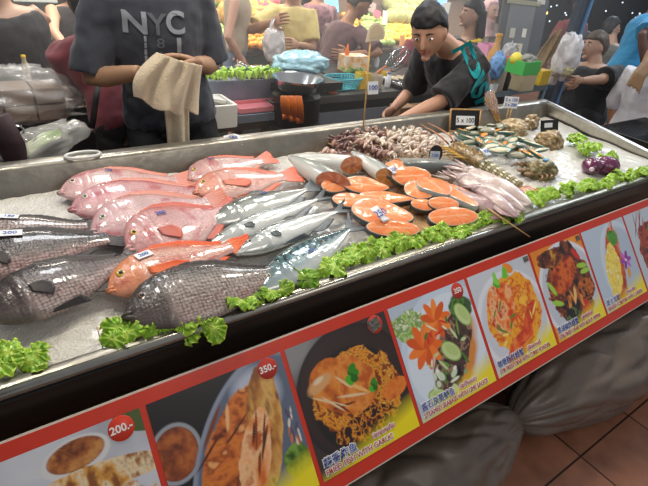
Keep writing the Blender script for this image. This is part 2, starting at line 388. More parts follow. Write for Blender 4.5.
def p3():
    p = Paint('b9c8d8'); p.ell(.55, .5, .62, .5, 'c9d9ea', -30, 0, .02); p.ell(.55, .52, .55, .44, 'dbe7f2', -30, 0, .04)
    m = p.mask_ell(.2, .22, .2, .15, 0, .4); p.tex(m, ['7fae4a', 'c9dc9a', '5d8a2a', 'e4ecc8'], 18)
    p.ell(.6, .62, .45, .25, 'd98a3a', -52, .1, .25); m = p.mask_ell(.58, .58, .46, .19, -48, .1); p.tex(m, ['1f1414', '5a4038', '2a1c20', 'a88468', '4a3430'], 13, oct=4)
    p.ell(.85, .22, .14, .11, '3c5b2e', 0, .5, .2); p.tex(p.mask_ell(.8, .2, .12, .08, 0, .5), ['2d5a20', '5d8a3a', '1d3a18'], 20)
    for a in range(9): 
        an = a*40+10; p.ell(.28+.1*cos(R(an)), .42+.09*sin(R(an)), .115, .045, ['ee6a1a', 'f5812a', 'd9560e'][a % 3], an, .1, .12)
    for a in range(9):
        an = a*40; p.ell(.5+.085*cos(R(an)), .24+.085*sin(R(an)), .1, .038, ['f0701c', 'f88c34', 'dc5c10'][a % 3], an, .1, .12)
    p.strokes(26, .5, .55, .3, .3, ['d92a1a', '6fa03c', 'e8efd0', '4a7a28', 'c8d8a0'], .06, .012, None, 6)
    for cx, cy, ro in ((.56, .56, 40), (.84, .3, 60), (.26, .88, 30)):
        p.ell(cx, cy, .13, .08, '8fb04a', ro, 0, .12); p.ell(cx, cy, .115, .07, 'c9dc9c', ro, 0, .1); p.ell(cx+.01, cy-.01, .09, .045, 'b8d080', ro, 0, .3)
    p.strokes(10, .45, .75, .25, .15, ['cfe0c0', '87a878', 'eef2e4'], .05, .022, None, 9)
    return p
def p4():
    p = Paint('cdd3dc'); p.ell(.5, .56, .56, .5, 'e2e6ee', 0, 0, .02); p.ell(.5, .56, .5, .44, 'cfd4de', 0, 0, .05)
    m = p.mask_ell(.52, .5, .42, .4, -30, .14); p.tex(m, ['e06a08', 'f59a10', 'f7b524', 'd94a0c', 'fbc23a'], 8)
    m = p.mask_ell(.35, .4, .2, .28, 25, .2); p.tex(m, ['d8400c', 'f0802a', 'f8c08a', 'c8380c'], 12); m = p.mask_ell(.45, .82, .28, .1, -25, .2); p.tex(m, ['b8280a', 'e8541a', 'f28a3a'], 10)
    m = p.mask_ell(.72, .6, .2, .07, -40, .2); p.tex(m, ['c8300c', 'ee6a2a'], 10); p.ell(.62, .06, .08, .05, 'f0902a', 30)
    p.strokes(18, .5, .55, .33, .3, ['c82a0c', '5d8a1c', 'ffd86a', 'e8501a'], .08, .012, None, 11)
    for i in range(9): p.ell(.44+.11*cos(i*2.1), .12+.05*sin(i*1.9), .05, .03, ['6cc82a', '4fae1e', '8ad84a'][i % 3], i*50, .2, .2)
    return p
def p5():
    p = Paint('e88a1e'); p.tex(np.ones((PH, PW)), ['e07a14', 'f09a2c'], 4); p.ell(.55, .56, .6, .56, 'dfe5ee', 0, 0, .02); p.ell(.55, .56, .55, .51, 'c6ccd8', 0, 0, .04)
    m = p.mask_ell(.53, .5, .45, .46, 0, .2); p.tex(m, ['180c08', '4a1a0c', '8a3a12', '2a120c', 'c0601c', '20100c'], 11)
    m = p.mask_ell(.45, .36, .3, .16, -25, .15); p.tex(m, ['7a2206', 'c04a0e', 'e06a1e', 'a0380c'], 10); m = p.mask_ell(.3, .14, .25, .1, 0, .2); p.tex(m, ['2a100a', '7a3412', 'd8a030'], 12)
    p.strokes(9, .52, .66, .14, .1, ['e0923a', 'f0c078', 'b0581c'], .09, .022, 100, 12)
    m = p.mask_ell(.4, .83, .15, .1, 0, .1); p.tex(m, ['0c1008', '2a3a18', '5a6a38'], 30, oct=1, con=4)
    for cx, cy, ro in ((.85, .35, 10), (.88, .42, 0), (.2, .62, 20), (.35, .96, 5), (.18, .45, 60)): p.ell(cx, cy, .1, .03, 'a0d040', ro, 0, .3)
    for cx, cy in ((.72, .78), (.8, .2), (.68, .85)): p.ell(cx, cy, .09, .04, 'd02a1a', 50, .1, .2)
    m = p.mask_ell(.78, .6, .16, .1, 0, .4); p.tex(m, ['1c0e0a', 'd8701c', '3a1a0e'], 14)
    return p
def p6():
    p = Paint('bccbdc'); p.ell(.7, .6, .5, .6, 'ccdae8', 0, 0, .02); p.ell(.72, .6, .42, .52, 'b4c4d6', 0, 0, .1)
    m = p.mask_ell(.5, .55, .18, .52, 15, .1); p.tex(m, ['a8320c', 'd8601c', 'c04a14', 'e88a3a'], 10)
    p.strokes(10, .68, .18, .06, .2, ['c8401a', 'e88a6a'], .16, .008, 95, 14)
    m = p.mask_ell(.42, .58, .16, .33, 22, .25); p.tex(m, ['f5d83a', 'fbe878', 'e8c020', 'f8f0b0'], 14)
    m = p.mask_ell(.63, .2, .11, .09, 0, .4); p.tex(m, ['2d7a1a', '5aa82e', '1f5a12'], 24)
    for i in range(6): p.ell(.76+.07*cos(i*1.05), .52+.06*sin(i*1.05), .065, .03, ['a03ab0', 'c86ad0', '8a2a9a'][i % 3], i*60, .1, .1)
    p.ell(.76, .52, .02, .02, 'f8e8c0'); p.ell(.74, .68, .035, .07, 'e8a020', 20)
    return p
def p7():
    p = Paint('c3cdd8'); m = p.mask_ell(.45, .55, .3, .4, 10, .2); p.tex(m, ['3a0e0a', '8a2a14', 'b8481e', '5a160c'], 12); p.strokes(6, .3, .2, .1, .2, ['8a1a14', 'b83a2a'], .18, .01, 110, 3)
    p.ell(.6, .3, .1, .08, '3c8a22', 0, .4); return p
panels = [(p0, '200.-', '', '', '', 'plate of grilled white fish beside a bowl of brown sauce', 1),
 (p1, '350.-', '', '', '', 'butterflied golden fried fish on a blue-grey oval plate', 1),
 (p2, '', 'FRIED FISH WITH GARLIC', '蒜香炸鱼', 'ปลาทอดกระเทียม', 'fried fish under golden garlic on a dark round plate', 2),
 (p3, '350', 'STEAMED SEABASS WITH LIME SAUCE', '酱石灰蒸鲈鱼', 'ปลานึ่งมะนาว', 'steamed seabass with lime wedges and orange carrot flowers', 1),
 (p4, '', 'STIR FRIED CRAB WITH CURRY POWDER', '咖喱粉炒螃蟹', 'ปูผัดผงกะหรี่', 'bright orange curried crab on a white plate', 3),
 (p5, '', 'STIR-FRIED CRAB WITH BLACK PEPPER', '黑胡椒炒螃蟹', 'ปูผัดพริกไทยดำ', 'dark brown pepper crab in a white bowl on orange', 3),
 (p6, '', 'BAKED LOBSTER WITH CHEESE', '芝士龙虾', 'กุ้งอบชีส', 'lobster with yellow cheese and a purple orchid', 0),
 (p7, '', '', '', '', 'dark red dish on a pale ground', 0)]
pic_m = mat('menu_print', vc=True, rough=.33, coat=.2)
wt = mat('caption_white', 'efece6', .5); rt = mat('caption_red', 'c0392b', .5); bt = mat('caption_blue', '3f57a8', .5); pk = mat('caption_pink', 'cf5a72', .5)
yw = S('f4e200')
for i, (fn, price, en, zh, th, lab, circ) in enumerate(panels):
    p = fn(); 
    gr = np.clip((p.W+.22*p.U-.92)/.16, 0, 1)*np.clip((p.U+.9*(p.W-.86)*4)/.5, 0, 1) if i > 0 else np.clip((p.W+.5*p.U-1.15)/.15, 0, 1)
    p.put(gr*.97, yw)
    x0 = PX0+PS*i+.007; x1 = x0+PS-.014; yt, yb = -.036, -.388
    g = G(); n_ = PW*PH; ii, jj = np.meshgrid(np.arange(PW), np.arange(PH))
    vs = np.stack([x0+(x1-x0)*ii/(PW-1), yt+(yb-yt)*jj/(PH-1), np.full(ii.shape, .0022)], -1).reshape(-1, 3)
    idx = (jj*PW+ii)[:-1, :-1].ravel(); fs = np.stack([idx, idx+PW, idx+PW+1, idx+1], 1).tolist()
    g.add(vs.tolist(), fs, np.clip(p.im, 0, 1).reshape(-1, 3).tolist())
    pic = build('dish_photograph', g, pic_m, board, label='printed photo of '+lab, smooth=False, local=True)
    T_ = lambda x, y, z: Matrix.Translation((x, y, z))
    w = x1-x0
    if circ in (1, 2):
        c = G(); cx, cy = x0+w*.87, yt-.027; c.lathe([(0, .0034), (.026, .0034), (.027, .0022)], (cx, cy, 0), 32); build('price_badge', c, rt if i else mat('badge_red', 'd43a20', .4), pic, local=True)
        if circ == 1: text(price, .023, T_(cx, cy, .0036), wt, pic, 'price_lettering', off=.0006, align='CENTER')
        else:
            c = G(); c.box((cx-.004, cy, .0042), (.04, .034, .001), Matrix.Rotation(.2, 3, 'Z')); build('tape_patch', c, mat('patch_dark', '2b2a26', .5, col2='7d7a70', nscale=120), pic, local=True, smooth=False)
    if circ == 3:
        c = G(); c.box((x1-.018, yt-.015, .003), (.028, .02, .001)); build('tape_patch', c, mat('patch_dark', '2b2a26', .5, col2='7d7a70', nscale=120), pic, local=True, smooth=False)
    def fit(body, x, y, size, width, m1, m2, nm, dz=0, so=.0022):
        for mm, off, z in ((m2, so, .0026+dz), (m1, .0, .0036+dz)):
            o = text(body, size, Matrix.Identity(4), mm, pic, nm, off=off, extrude=.0003)
            a = np.array([v.co[:] for v in o.data.vertices]) if len(o.data.vertices) else np.zeros((1, 3))
            if mm is m2: wd = max(.01, a[:, 0].max()-a[:, 0].min())
            o.data.transform(Matrix.Translation((x, y, z)) @ Matrix.Diagonal((width/wd, 1, 1, 1)))
    if en:
        fit(en, x0+.012, yb+.016, .021, w*(.86 if len(en) > 23 else .68), rt, wt, 'english_caption')
        fit(zh, x0+.012, yb+.040, .026, w*(.42 if len(zh) > 4 else .33), bt, wt, 'chinese_caption')
        fit(th, x0+w*.52, yb+.041, .019, w*.24, pk, wt, 'thai_caption')

# ------------------------------------------------------------ grey bundles on the floor under the board
sackm = mat('grey_tarpaulin', '6c6056', .42, noise=.3, nscale=5, bump=.5, bscale=9, coat=.1)
def sack(a, b, rad, label, seed, tip=1):
    A, B = V(a), V(b); g = G(); n = 90; m_ = 80; ax = (B-A).normalized(); U = V((0, 0, 1)); W = ax.cross(U).normalized(); U = W.cross(ax)
    vs = []
    for i in range(n+1):
        t = i/n; r = rad*(max(0, 1-abs(2*t-1)**3.2))**.5*(.8+.25*sin(pi*t))+.004
        c = A.lerp(B, t)
        for k in range(m_):
            an = 2*pi*k/m_; d = U*sin(an)+W*cos(an)
            q = 1+.16*mn.noise(V((t*4, cos(an)*1.2, sin(an)*1.2+seed)))+.07*sin(an*5+t*9+seed)*(1-abs(2*t-1))+.06*mn.noise(V((t*14, cos(an)*4, sin(an)*4+seed)))-.10*(1-abs(mn.noise(V((t*7+an*.8, cos(an)*2.2, sin(an)*2.2+seed))))*3.2)*(abs(mn.noise(V((t*7+an*.8, cos(an)*2.2, sin(an)*2.2+seed))))<.31)
            pz = c+d*r*q; 
            if pz.z < .004: pz.z = .004
            vs.append(pz)
    g.add(vs, [(i*m_+k, i*m_+(k+1) % m_, (i+1)*m_+(k+1) % m_, (i+1)*m_+k) for i in range(n) for k in range(m_)]+[tuple(range(m_-1, -1, -1)), tuple(n*m_+k for k in range(m_))])
    return build('tarpaulin_bundle', g, sackm, label=label, cat='bundle', group='grey bundles on the floor under the menu board', sub=1)
sack((.25, -.34, .15), (1.47, -.34, .15), .17, 'grey tarpaulin bundle on the floor, nearer and darker of the two', 2)
sack((1.40, -.36, .19), (3.1, -.36, .19), .20, 'longer grey tarpaulin bundle farther right, beside the bare brown tiles', 9)
# ------------------------------------------------------------ whole fish
def smooth_interp(xs, ys, t):
    v = np.interp(t, xs, ys); k = np.array([1, 2, 3, 2, 1])/9
    vp = np.pad(v, 2, mode='edge'); vp[:2] = 2*v[0]-v[2:0:-1]; vp[-2:] = 2*v[-1]-v[-2:-4:-1]
    return np.convolve(vp, k, 'valid')
PROF = {
 'tilapia': ([0, .02, .06, .13, .24, .4, .6, .78, .9, 1], [.1, .28, .52, .78, .98, 1.04, .86, .5, .3, .27],
             [0, .02, .06, .14, .28, .42, .6, .78, .9, 1], [.1, .26, .46, .68, .88, .94, .82, .48, .3, .27],
             [0, .05, .12, .25, .42, .6, .8, 1], [.18, .5, .8, 1, .96, .72, .4, .14]),
 'slim': ([0, .04, .1, .2, .35, .5, .7, .85, .95, 1], [.05, .3, .55, .82, 1, .98, .75, .42, .2, .15],
          [0, .04, .1, .2, .35, .5, .7, .85, .95, 1], [.05, .3, .55, .82, 1, .98, .75, .42, .2, .15],
          [0, .05, .12, .25, .42, .6, .8, 1], [.15, .5, .75, .95, 1, .8, .45, .1])}
eye_gold = mat('eye_gold', 'd9b24a', .15, coat=1); eye_pale = mat('eye_pale', 'cfcab4', .15, coat=1); eye_black = mat('eye_black', '0a0a0c', .08, coat=1)
ink = mat('blue_ink', '2b4fa0', .4); paperm = mat('price_paper', 'dfe0e2', .5)
def fin(g, base, outer, nu, nv, amp, colf, thick=.0012, nrm=V((0, 0, 1)), ridges=10):
    B = [V(p) for p in base]; O = [V(p) for p in outer]
    def lerpl(P, u):
        x = u*(len(P)-1); i = min(int(x), len(P)-2); return P[i].lerp(P[i+1], x-i)
    up = []; dn = []
    for j in range(nv+1):
        for i in range(nu+1):
            u, v = i/nu, j/nv; p = lerpl(B, u).lerp(lerpl(O, u), v); r = amp*sin(u*ridges*2*pi)*v
            up.append(p+nrm*(thick*(1.3-v)+r)); dn.append(p-nrm*(thick*(1.3-v)-r))
    w = nu+1; cs = [colf(i/nu, j/nv) for j in range(nv+1) for i in range(nu+1)]; k = len(up)
    f = [(j*w+i, j*w+i+1, (j+1)*w+i+1, (j+1)*w+i) for j in range(nv) for i in range(nu)]
    f2 = [(a+k, d+k, c+k, b+k) for a, b, c, d in f]
    rim = [j*w for j in range(nv+1)]+[nv*w+i for i in range(1, nu+1)]+[j*w+nu for j in range(nv-1, -1, -1)]+[i for i in range(nu-1, 0, -1)]
    f3 = [(rim[i], rim[(i+1) % len(rim)], rim[(i+1) % len(rim)]+k, rim[i]+k) for i in range(len(rim))]
    g.add(up+dn, f+f2+f3, cs+cs)
def fish(name, label, M, L, dep, th, prof, bodycol, fincol, m, fm, group=None, eye=eye_gold, eye_t=.115, eye_s=.36, eye_r=.0105, tail=(.3, .8, 0), bend=0, bulge=0,
         scale_lo=.24, dorsal=(.26, .9, .085), pect=.17, mark=None, markpos=(.4, .35), marksize=.017, twist=0, tag_card=False, tailless=False, pcol=None, seed=0):
    rt = root(name, label, 'fish', M=M, group=group)
    P = PROF[prof]; n1, n2 = 96, 44; Lb = L*(.84 if not tailless else 1); ts = np.linspace(0, 1, n1+1)
    top = smooth_interp(P[0], P[1], ts)*dep*.55; bot = smooth_interp(P[2], P[3], ts)*dep*.45; tk = smooth_interp(P[4], P[5], ts)*th/2
    def cen(t): return bend*L*(t-.4)**2
    def surf(t, s, up=1):                                                 # a point on the visible flank
        i = min(n1, max(0, t*n1)); tp = np.interp(t, ts, top); bo = np.interp(t, ts, bot); k = np.interp(t, ts, tk)
        ry = (tp+bo)/2; my = (tp-bo)/2; return V((t*Lb, cen(t)+my+ry*s, up*k*math.sqrt(max(0, 1-s*s))))
    vs = []; cs = []; uv = []
    for i, t in enumerate(ts):
        ry = (top[i]+bot[i])/2; my = (top[i]-bot[i])/2
        for k in range(n2):
            a = 2*pi*k/n2; s, zc = sin(a), cos(a)
            rz = tk[i]; gt = .27-.05*(s-.1)**2
            q = 1
            d = (t-gt)
            if abs(s) < .93:
                q -= .10*math.exp(-((d-.006)/.008)**2)                    # gill slit
                q += .07*math.exp(-((d+.03)/.035)**2)
                q -= .05*math.exp(-((t-.19+.04*s*s)/.007)**2)
            q += .02*vn((t*9, s*2, zc), 1, seed)+.02*vn((t*26, s*5, zc*2), 1, seed+2)
            m_t = t < .05 and abs(s+.25) < .12
            vs.append(V((t*Lb-(0 if t > .001 else 0), cen(t)+my+ry*s, rz*zc*q+(-.003 if m_t else 0))))
            c = bodycol(t, s, zc); cs.append(tuple(c)+((sm(scale_lo, scale_lo+.06, t)),)); uv.append((t*L, ry*2*math.asin(max(-1, min(1, s)))*.55*(1 if zc > 0 else -1)))
    g = G(); fs = [(i*n2+k, i*n2+(k+1) % n2, (i+1)*n2+(k+1) % n2, (i+1)*n2+k) for i in range(n1) for k in range(n2)]
    fs += [tuple(range(n2-1, -1, -1)), tuple(n1*n2+k for k in range(n2))]
    g.add(vs, fs, cs, uv)
    build('body', g, m, rt, local=True)
    # eye on the flank that faces up
    e = surf(eye_t, eye_s); rg = G(); rg.ell(e+V((0, 0, -.0015)), (eye_r, eye_r, eye_r*.42), nu=20, nv=8); eo = build('eye', rg, eye, rt, local=True)
    pg = G(); pg.ell(e+V((0, 0, eye_r*.2)), (eye_r*.5, eye_r*.5, eye_r*.24), nu=16, nv=8); build('pupil', pg, eye_black, eo, local=True)
    MW[eo.name] = Matrix.Identity(4)
    # lips
    g = G(); r = dep*.035; hx = .004
    for sg in (1, -1):
        g.tube([(Lb*.035, -dep*.03+sg*dep*.045, tk[3]*.9), (Lb*.012, -dep*.01+sg*dep*.03, tk[1]*.95), (-hx, sg*dep*.018, 0), (Lb*.012, -dep*.01+sg*dep*.03, -tk[1]*.9)], [r*.5, r*.9, r, r*.6], 8, col=bodycol(.01, -.3, 1))
    build('lips', g, fm, rt, local=True)
    if not tailless:
        a, w_, sp = tail; yc = cen(1); wd = dep*w_/2; x0 = Lb-.012; b0 = np.interp(1, ts, top)
        g = G(); base = [(x0, yc-b0*1.0, 0), (x0+.004, yc, 0), (x0, yc+b0*1.0, 0)]
        if sp: outer = [(L+.01, yc-wd, .002), (L*.97, yc-wd*.62, .002), (L*.895, yc, 0), (L*.97, yc+wd*.62, .002), (L+.01, yc+wd, .002)]
        else: outer = [(L*.985, yc-wd, .002), (L, yc-wd*.5, .002), (L*.985, yc, 0), (L, yc+wd*.5, .002), (L*.985, yc+wd, .002)]
        fin(g, base, outer, 40, 10, .0012, lambda u, v: fincol(v, 0)); build('tail_fin', g, fm, rt, local=True)
    if dorsal:
        a, b, h = dorsal; g = G(); nn = 14; base = []; outer = []
        for i in range(nn+1):
            t = a+(b-a)*i/nn; p = surf(t, .97); p.z = 0; hh = h*dep*(.55+.45*sin(pi*min(1, i/nn*1.15)))*(1 if i % 2 else .82)
            base.append(p-V((0, .004, 0))); outer.append(p+V((.018, hh*.75, .003)))
        fin(g, base, outer, 56, 4, .0008, lambda u, v: fincol(v, 1), ridges=14); build('dorsal_fin', g, fm, rt, local=True)
        g = G(); base = []; outer = []
        for i in range(7):
            t = .62+(.24)*i/6; p = surf(t, -.97); p.z = 0; base.append(p+V((0, .004, 0))); outer.append(p+V((.022, -h*dep*1.2*(1-abs(i/6-.4)), .002)))
        fin(g, base, outer, 24, 3, .0006, lambda u, v: fincol(v, 2)); build('anal_fin', g, fm, rt, local=True)
    if pect:
        g = G(); base = [surf(.285, -.28)+V((0, 0, .002)), surf(.285, -.02)+V((0, 0, .002))]
        outer = [surf(.285+pect*k1, s_)+V((0, 0, .006)) for k1, s_ in ((.75, -.62), (1, -.45), (1.0, -.25), (.7, -.08))]
        fin(g, base, outer, 20, 8, .0008, pcol or (lambda u, v: fincol(v, 3)), thick=.001); build('pectoral_fin', g, fm, rt, local=True)
        g = G(); p0_ = surf(.36, -.93); fin(g, [p0_, surf(.33, -.98)], [surf(.5, -.8)+V((.01, -.01, .004)), surf(.52, -.98)+V((.02, -.015, 0))], 14, 6, .0008, lambda u, v: fincol(v, 3)); build('pelvic_fin', g, fm, rt, local=True)
    if mark:
        t, s = markpos; p = surf(t, s); p2 = surf(t+.05, s); p3 = surf(t, s+.1); X = (p2-p).normalized(); N = X.cross((p3-p)).normalized()
        if N.z < 0: N = -N
        # the writing is turned to the reader on the customer side
        ang = 0
        F = frame(p+N*.004, X, N)
        if tag_card:
            c = G(); c.box((0, 0, -.001), (marksize*len(mark)*.85, marksize*1.5, .0012)); c.v = [tuple(F @ V(q)) for q in c.v]; ct = build('price_tag', c, paperm, rt, local=True, smooth=False)
        text(mark, marksize, F @ Matrix.Translation((0, 0, .0002)), ink, rt, 'price_mark', align='CENTER', off=.0004)
    return rt
def fframe(h, t, lift, roll=0, pitch=0, tl=None):
    A = ice(*h, lift); B = ice(*t, lift if tl is None else tl); X = (B-A); Z = V((0, -ICE_B, 1)); M = frame(A, X, Z); L = X.length
    return M @ Matrix.Rotation(R(roll), 4, 'X'), L
pinkm = mat('pink_fish_skin', vc=True, rough=.22, coat=.7, bump=.25, bscale=90, scales=(115, 115, .28), noise=.25, nscale=28, sss=.12)
finm = mat('fish_fin', vc=True, rough=.5, coat=.1, bump=.1, bscale=80)
darkm = mat('dark_fish_skin', vc=True, rough=.24, coat=.6, bump=.35, bscale=90, scales=(88, 88, .62), noise=.25, nscale=30)
silverm = mat('silver_fish_skin', vc=True, rough=.16, coat=.8, bump=.12, bscale=50, metal=.35, noise=.12, nscale=20)
def pinkcol(base, back, head, belly, seed=0, stripes=0):
    b, k, h, y = S(base), S(back), S(head), S(belly)
    def f(t, s, z):
        n = mn.noise(V((t*7, s*2.2, seed))); c = mixc(b, y, sm(-.2, -.9, s)); c = mixc(c, k, sm(.45, .98, s+.25*n)*.9); c = mixc(c, h, (1-sm(.2, .3, t))*.75)
        c = mixc(c, S('b8384a'), sm(.15, .55, n+.2*mn.noise(V((t*22, s*7, seed))))*.55)
        if stripes: c = mixc(c, S('c84a3a'), .5*sm(.3, .9, sin(s*9+1))*sm(.3, .4, t))
        return c
    return f
def fc(a, b): A, B = S(a), S(b); return lambda v, k: mixc(A, B, v)
GP = 'pink tilapia laid on the ice at the left'
pk_fc = fc('d98078', 'e08060')
def pinkfish(h, t, lift, roll, dep, label, base, back, head, belly, seed, fcol=('cf938a', 'd08068'), tl=None, **kw):
    M, L = fframe(h, t, lift, roll, tl=tl)
    return fish('pink_tilapia', label, M, L, dep, .05, 'tilapia', pinkcol(base, back, head, belly, seed, kw.pop('stripes', 0)), fc(*fcol), pinkm, finm, group=GP, seed=seed, **kw)
pinkfish((60, 193), (196, 178), .030, 14, .17, 'pink tilapia farthest back by the rear wall, blue mark near its back', 'dcbab6', 'cf948c', 'cfa2a2', 'ead6d0', 1, mark='100', markpos=(.42, .6), eye=eye_pale, pect=0, tail=(.3, .55, 0))
pinkfish((71, 210), (222, 188), .036, 16, .175, 'deep rose tilapia second from the rear wall with reddened back scales', 'd6a6a6', 'c0565e', 'c8949a', 'e6cac6', 2, eye=eye_pale, pect=0, tail=(.3, .55, 0))
pinkfish((92, 233), (228, 198), .042, 18, .19, 'pale mauve pink tilapia in the middle of the overlapping row', 'd8b8b8', 'ca908a', 'cda4a8', 'e6cecc', 3, eye=eye_pale, pect=0, tail=(.3, .55, 0))
pinkfish((128, 250), (240, 206), .052, 16, .2, 'rose tilapia with a blue 200 written on its side', 'd6a6a4', 'c87c76', 'c68e8e', 'e0bab6', 4, mark='200', markpos=(.42, .5), marksize=.022, fcol=('bf6a60', 'c8604e'), pect=.17, tail=(.3, .6, 0))
pinkfish((109, 291), (252, 240), .040, 16, .15, 'orange headed tilapia nearest the viewer with bright orange fins', 'e2ae9c', 'dc8048', 'dc844e', 'e6bab2', 5, fcol=('e07038', 'e4501c'), mark='200', markpos=(.32, .62), marksize=.017, tag_card=True, stripes=1, pect=.3, eye_r=.0125, tail=(.3, .75, 0))
pinkfish((189, 180), (274, 157), .028, 12, .15, 'pink tilapia behind the silver fish, touching the rear wall, 150 on its back', 'dab6b0', 'cc8880', 'cc9c98', 'e8d0c8', 6, mark='150', markpos=(.38, .62), fcol=('cf8c7c', 'd8745a'), tail=(.3, .6, 0), pect=0)
pinkfish((195, 193), (300, 174), .038, 14, .16, 'pinkish orange tilapia in front of the one by the rear wall', 'e2aa9c', 'd47a64', 'dc927a', 'e8beb4', 7, fcol=('cf8068', 'd8694c'), tail=(.3, .6, 0), pect=.28)
# dark tilapia
def darkcol(back, side, belly, head, seed, pinky=.3):
    b, s_, y, h = S(back), S(side), S(belly), S(head)
    def f(t, s, z):
        n = mn.noise(V((t*8, s*3, seed))); c = mixc(s_, b, sm(.1, .75, s+.3*n)); c = mixc(c, y, sm(-.15, -.7, s+.3*n)); c = mixc(c, S('a86e6c'), pinky*sm(0, .5, n)*sm(.3, -.3, s))
        return mixc(c, h, (1-sm(.2, .3, t))*.8)
    return f
dkf = fc('3a3230', '2a2424')
def darkfish(h, t, lift, roll, dep, label, cols, seed, th=.055, **kw):
    M, L = fframe(h, t, lift, roll)
    return fish('dark_tilapia', label, M, L, dep, th, 'tilapia', darkcol(*cols, seed=seed), dkf, darkm, finm, group='dark grey tilapia at the left end and front edge', seed=seed, **kw)
darkfish((-52, 238), (112, 224), .028, 10, .12, 'greyish pink tilapia farthest back of the dark fish, under a small white label', ('6a5e5a', '9c8a84', 'b8a09a', '7a6a66'), 11, pect=0, mark='150', markpos=(.42, .55), marksize=.018, tag_card=True)
darkfish((-62, 275), (136, 232), .040, 14, .17, 'blackish tilapia carrying a white 200 label, behind the big one', ('26201e', '524844', 'ac8e88', '3c3230'), 12, pect=.1, mark='200', markpos=(.42, .7), marksize=.022, tag_card=True)
darkfish((-16, 318), (152, 250), .050, 12, .165, 'largest dark grey tilapia, nearest the bare ice, head at the left edge', ('382f2c', '6a5e5c', 'b8a29c', '3e3430'), 13, th=.075, pect=.13, eye=mat('eye_dull', '5c4a40', .2, coat=1), eye_r=.013)
darkfish((126, 317), (304, 266), .045, 14, .185, 'single dark scaly tilapia behind the lettuce at the front lip', ('4a4440', '94867e', 'b09c92', '302a28'), 14, th=.06, pect=0, eye=mat('eye_brown', '7a5c48', .2, coat=1), tail=(.3, .6, 0))
# silver fish
def silvercol(back, side, belly, seed, cut=.35, bars=0):
    b, s_, y = S(back), S(side), S(belly)
    def f(t, s, z):
        n = .12*mn.noise(V((t*9, s*3, seed))); c = mixc(s_, b, sm(cut-.12, cut+.15, s+n)); c = mixc(c, y, sm(cut-.3, cut-.9, s))
        if bars and s > cut-.28:
            q = sin(t*92+3*sin(s*6)+s*7); c = mixc(c, S('1c2a30'), .9*sm(.1, .5, q)*sm(cut-.28, cut-.1, s)*sm(.2, .3, t))
            c = mixc(c, S('5f8a8a'), .5*sm(.1, -.5, q)*sm(cut-.1, cut+.1, s))
        if t < .25: c = mixc(c, mixc(b, y, .4), .4)
        return c
    return f
def silver(name, h, t, lift, roll, dep, label, cols, seed, th, cut=.35, bars=0, prof='slim', fcol=('6a7276', '4a5054'), group='silver fish lying in the middle of the ice', **kw):
    M, L = fframe(h, t, lift, roll)
    return fish(name, label, M, L, dep, th, prof, silvercol(*cols, seed=seed, cut=cut, bars=bars), fc(*fcol), silverm, finm, group=group, seed=seed, scale_lo=2, **kw)
silver('silver_salmon', (209, 226), (322, 184), .036, 6, .125, 'plump grey backed silver fish with a blue mark, farthest back of the silver ones', ('6a706c', 'b0b4ae', 'e6e8e2'), 21, .07, cut=.1, mark='100', markpos=(.55, .35), marksize=.02, dorsal=(.45, .6, .25), pect=0, eye=eye_pale, eye_r=.007)
silver('silver_mackerel', (207, 248), (334, 192), .036, 8, .085, 'slender silver fish between the plump grey one and the front silver one', ('5c666a', 'd0d6d2', 'f0f2ec'), 22, .055, cut=.45, dorsal=(.5, .6, .2), pect=.06, tail=(.3, 1.0, 1), eye=eye_pale, eye_r=.008)
silver('silver_mackerel', (238, 254), (352, 205), .036, 8, .095, 'slender silver fish just behind the striped mackerel', ('545e62', 'ccd2d0', 'f0f2ec'), 23, .055, cut=.5, dorsal=(.5, .6, .2), pect=.06, tail=(.3, .9, 1), eye=eye_pale, eye_r=.008)
silver('striped_mackerel', (260, 292), (362, 220), .034, 8, .12, 'mackerel with wavy dark blue bars along its back, near the front lettuce', ('3f6268', '9cb0b4', 'd8dcd8'), 24, .05, cut=.12, bars=1, dorsal=None, pect=0, tail=(.3, 1.1, 1), mark='100', markpos=(.5, -.1), marksize=.018, eye=eye_pale, eye_r=.009)

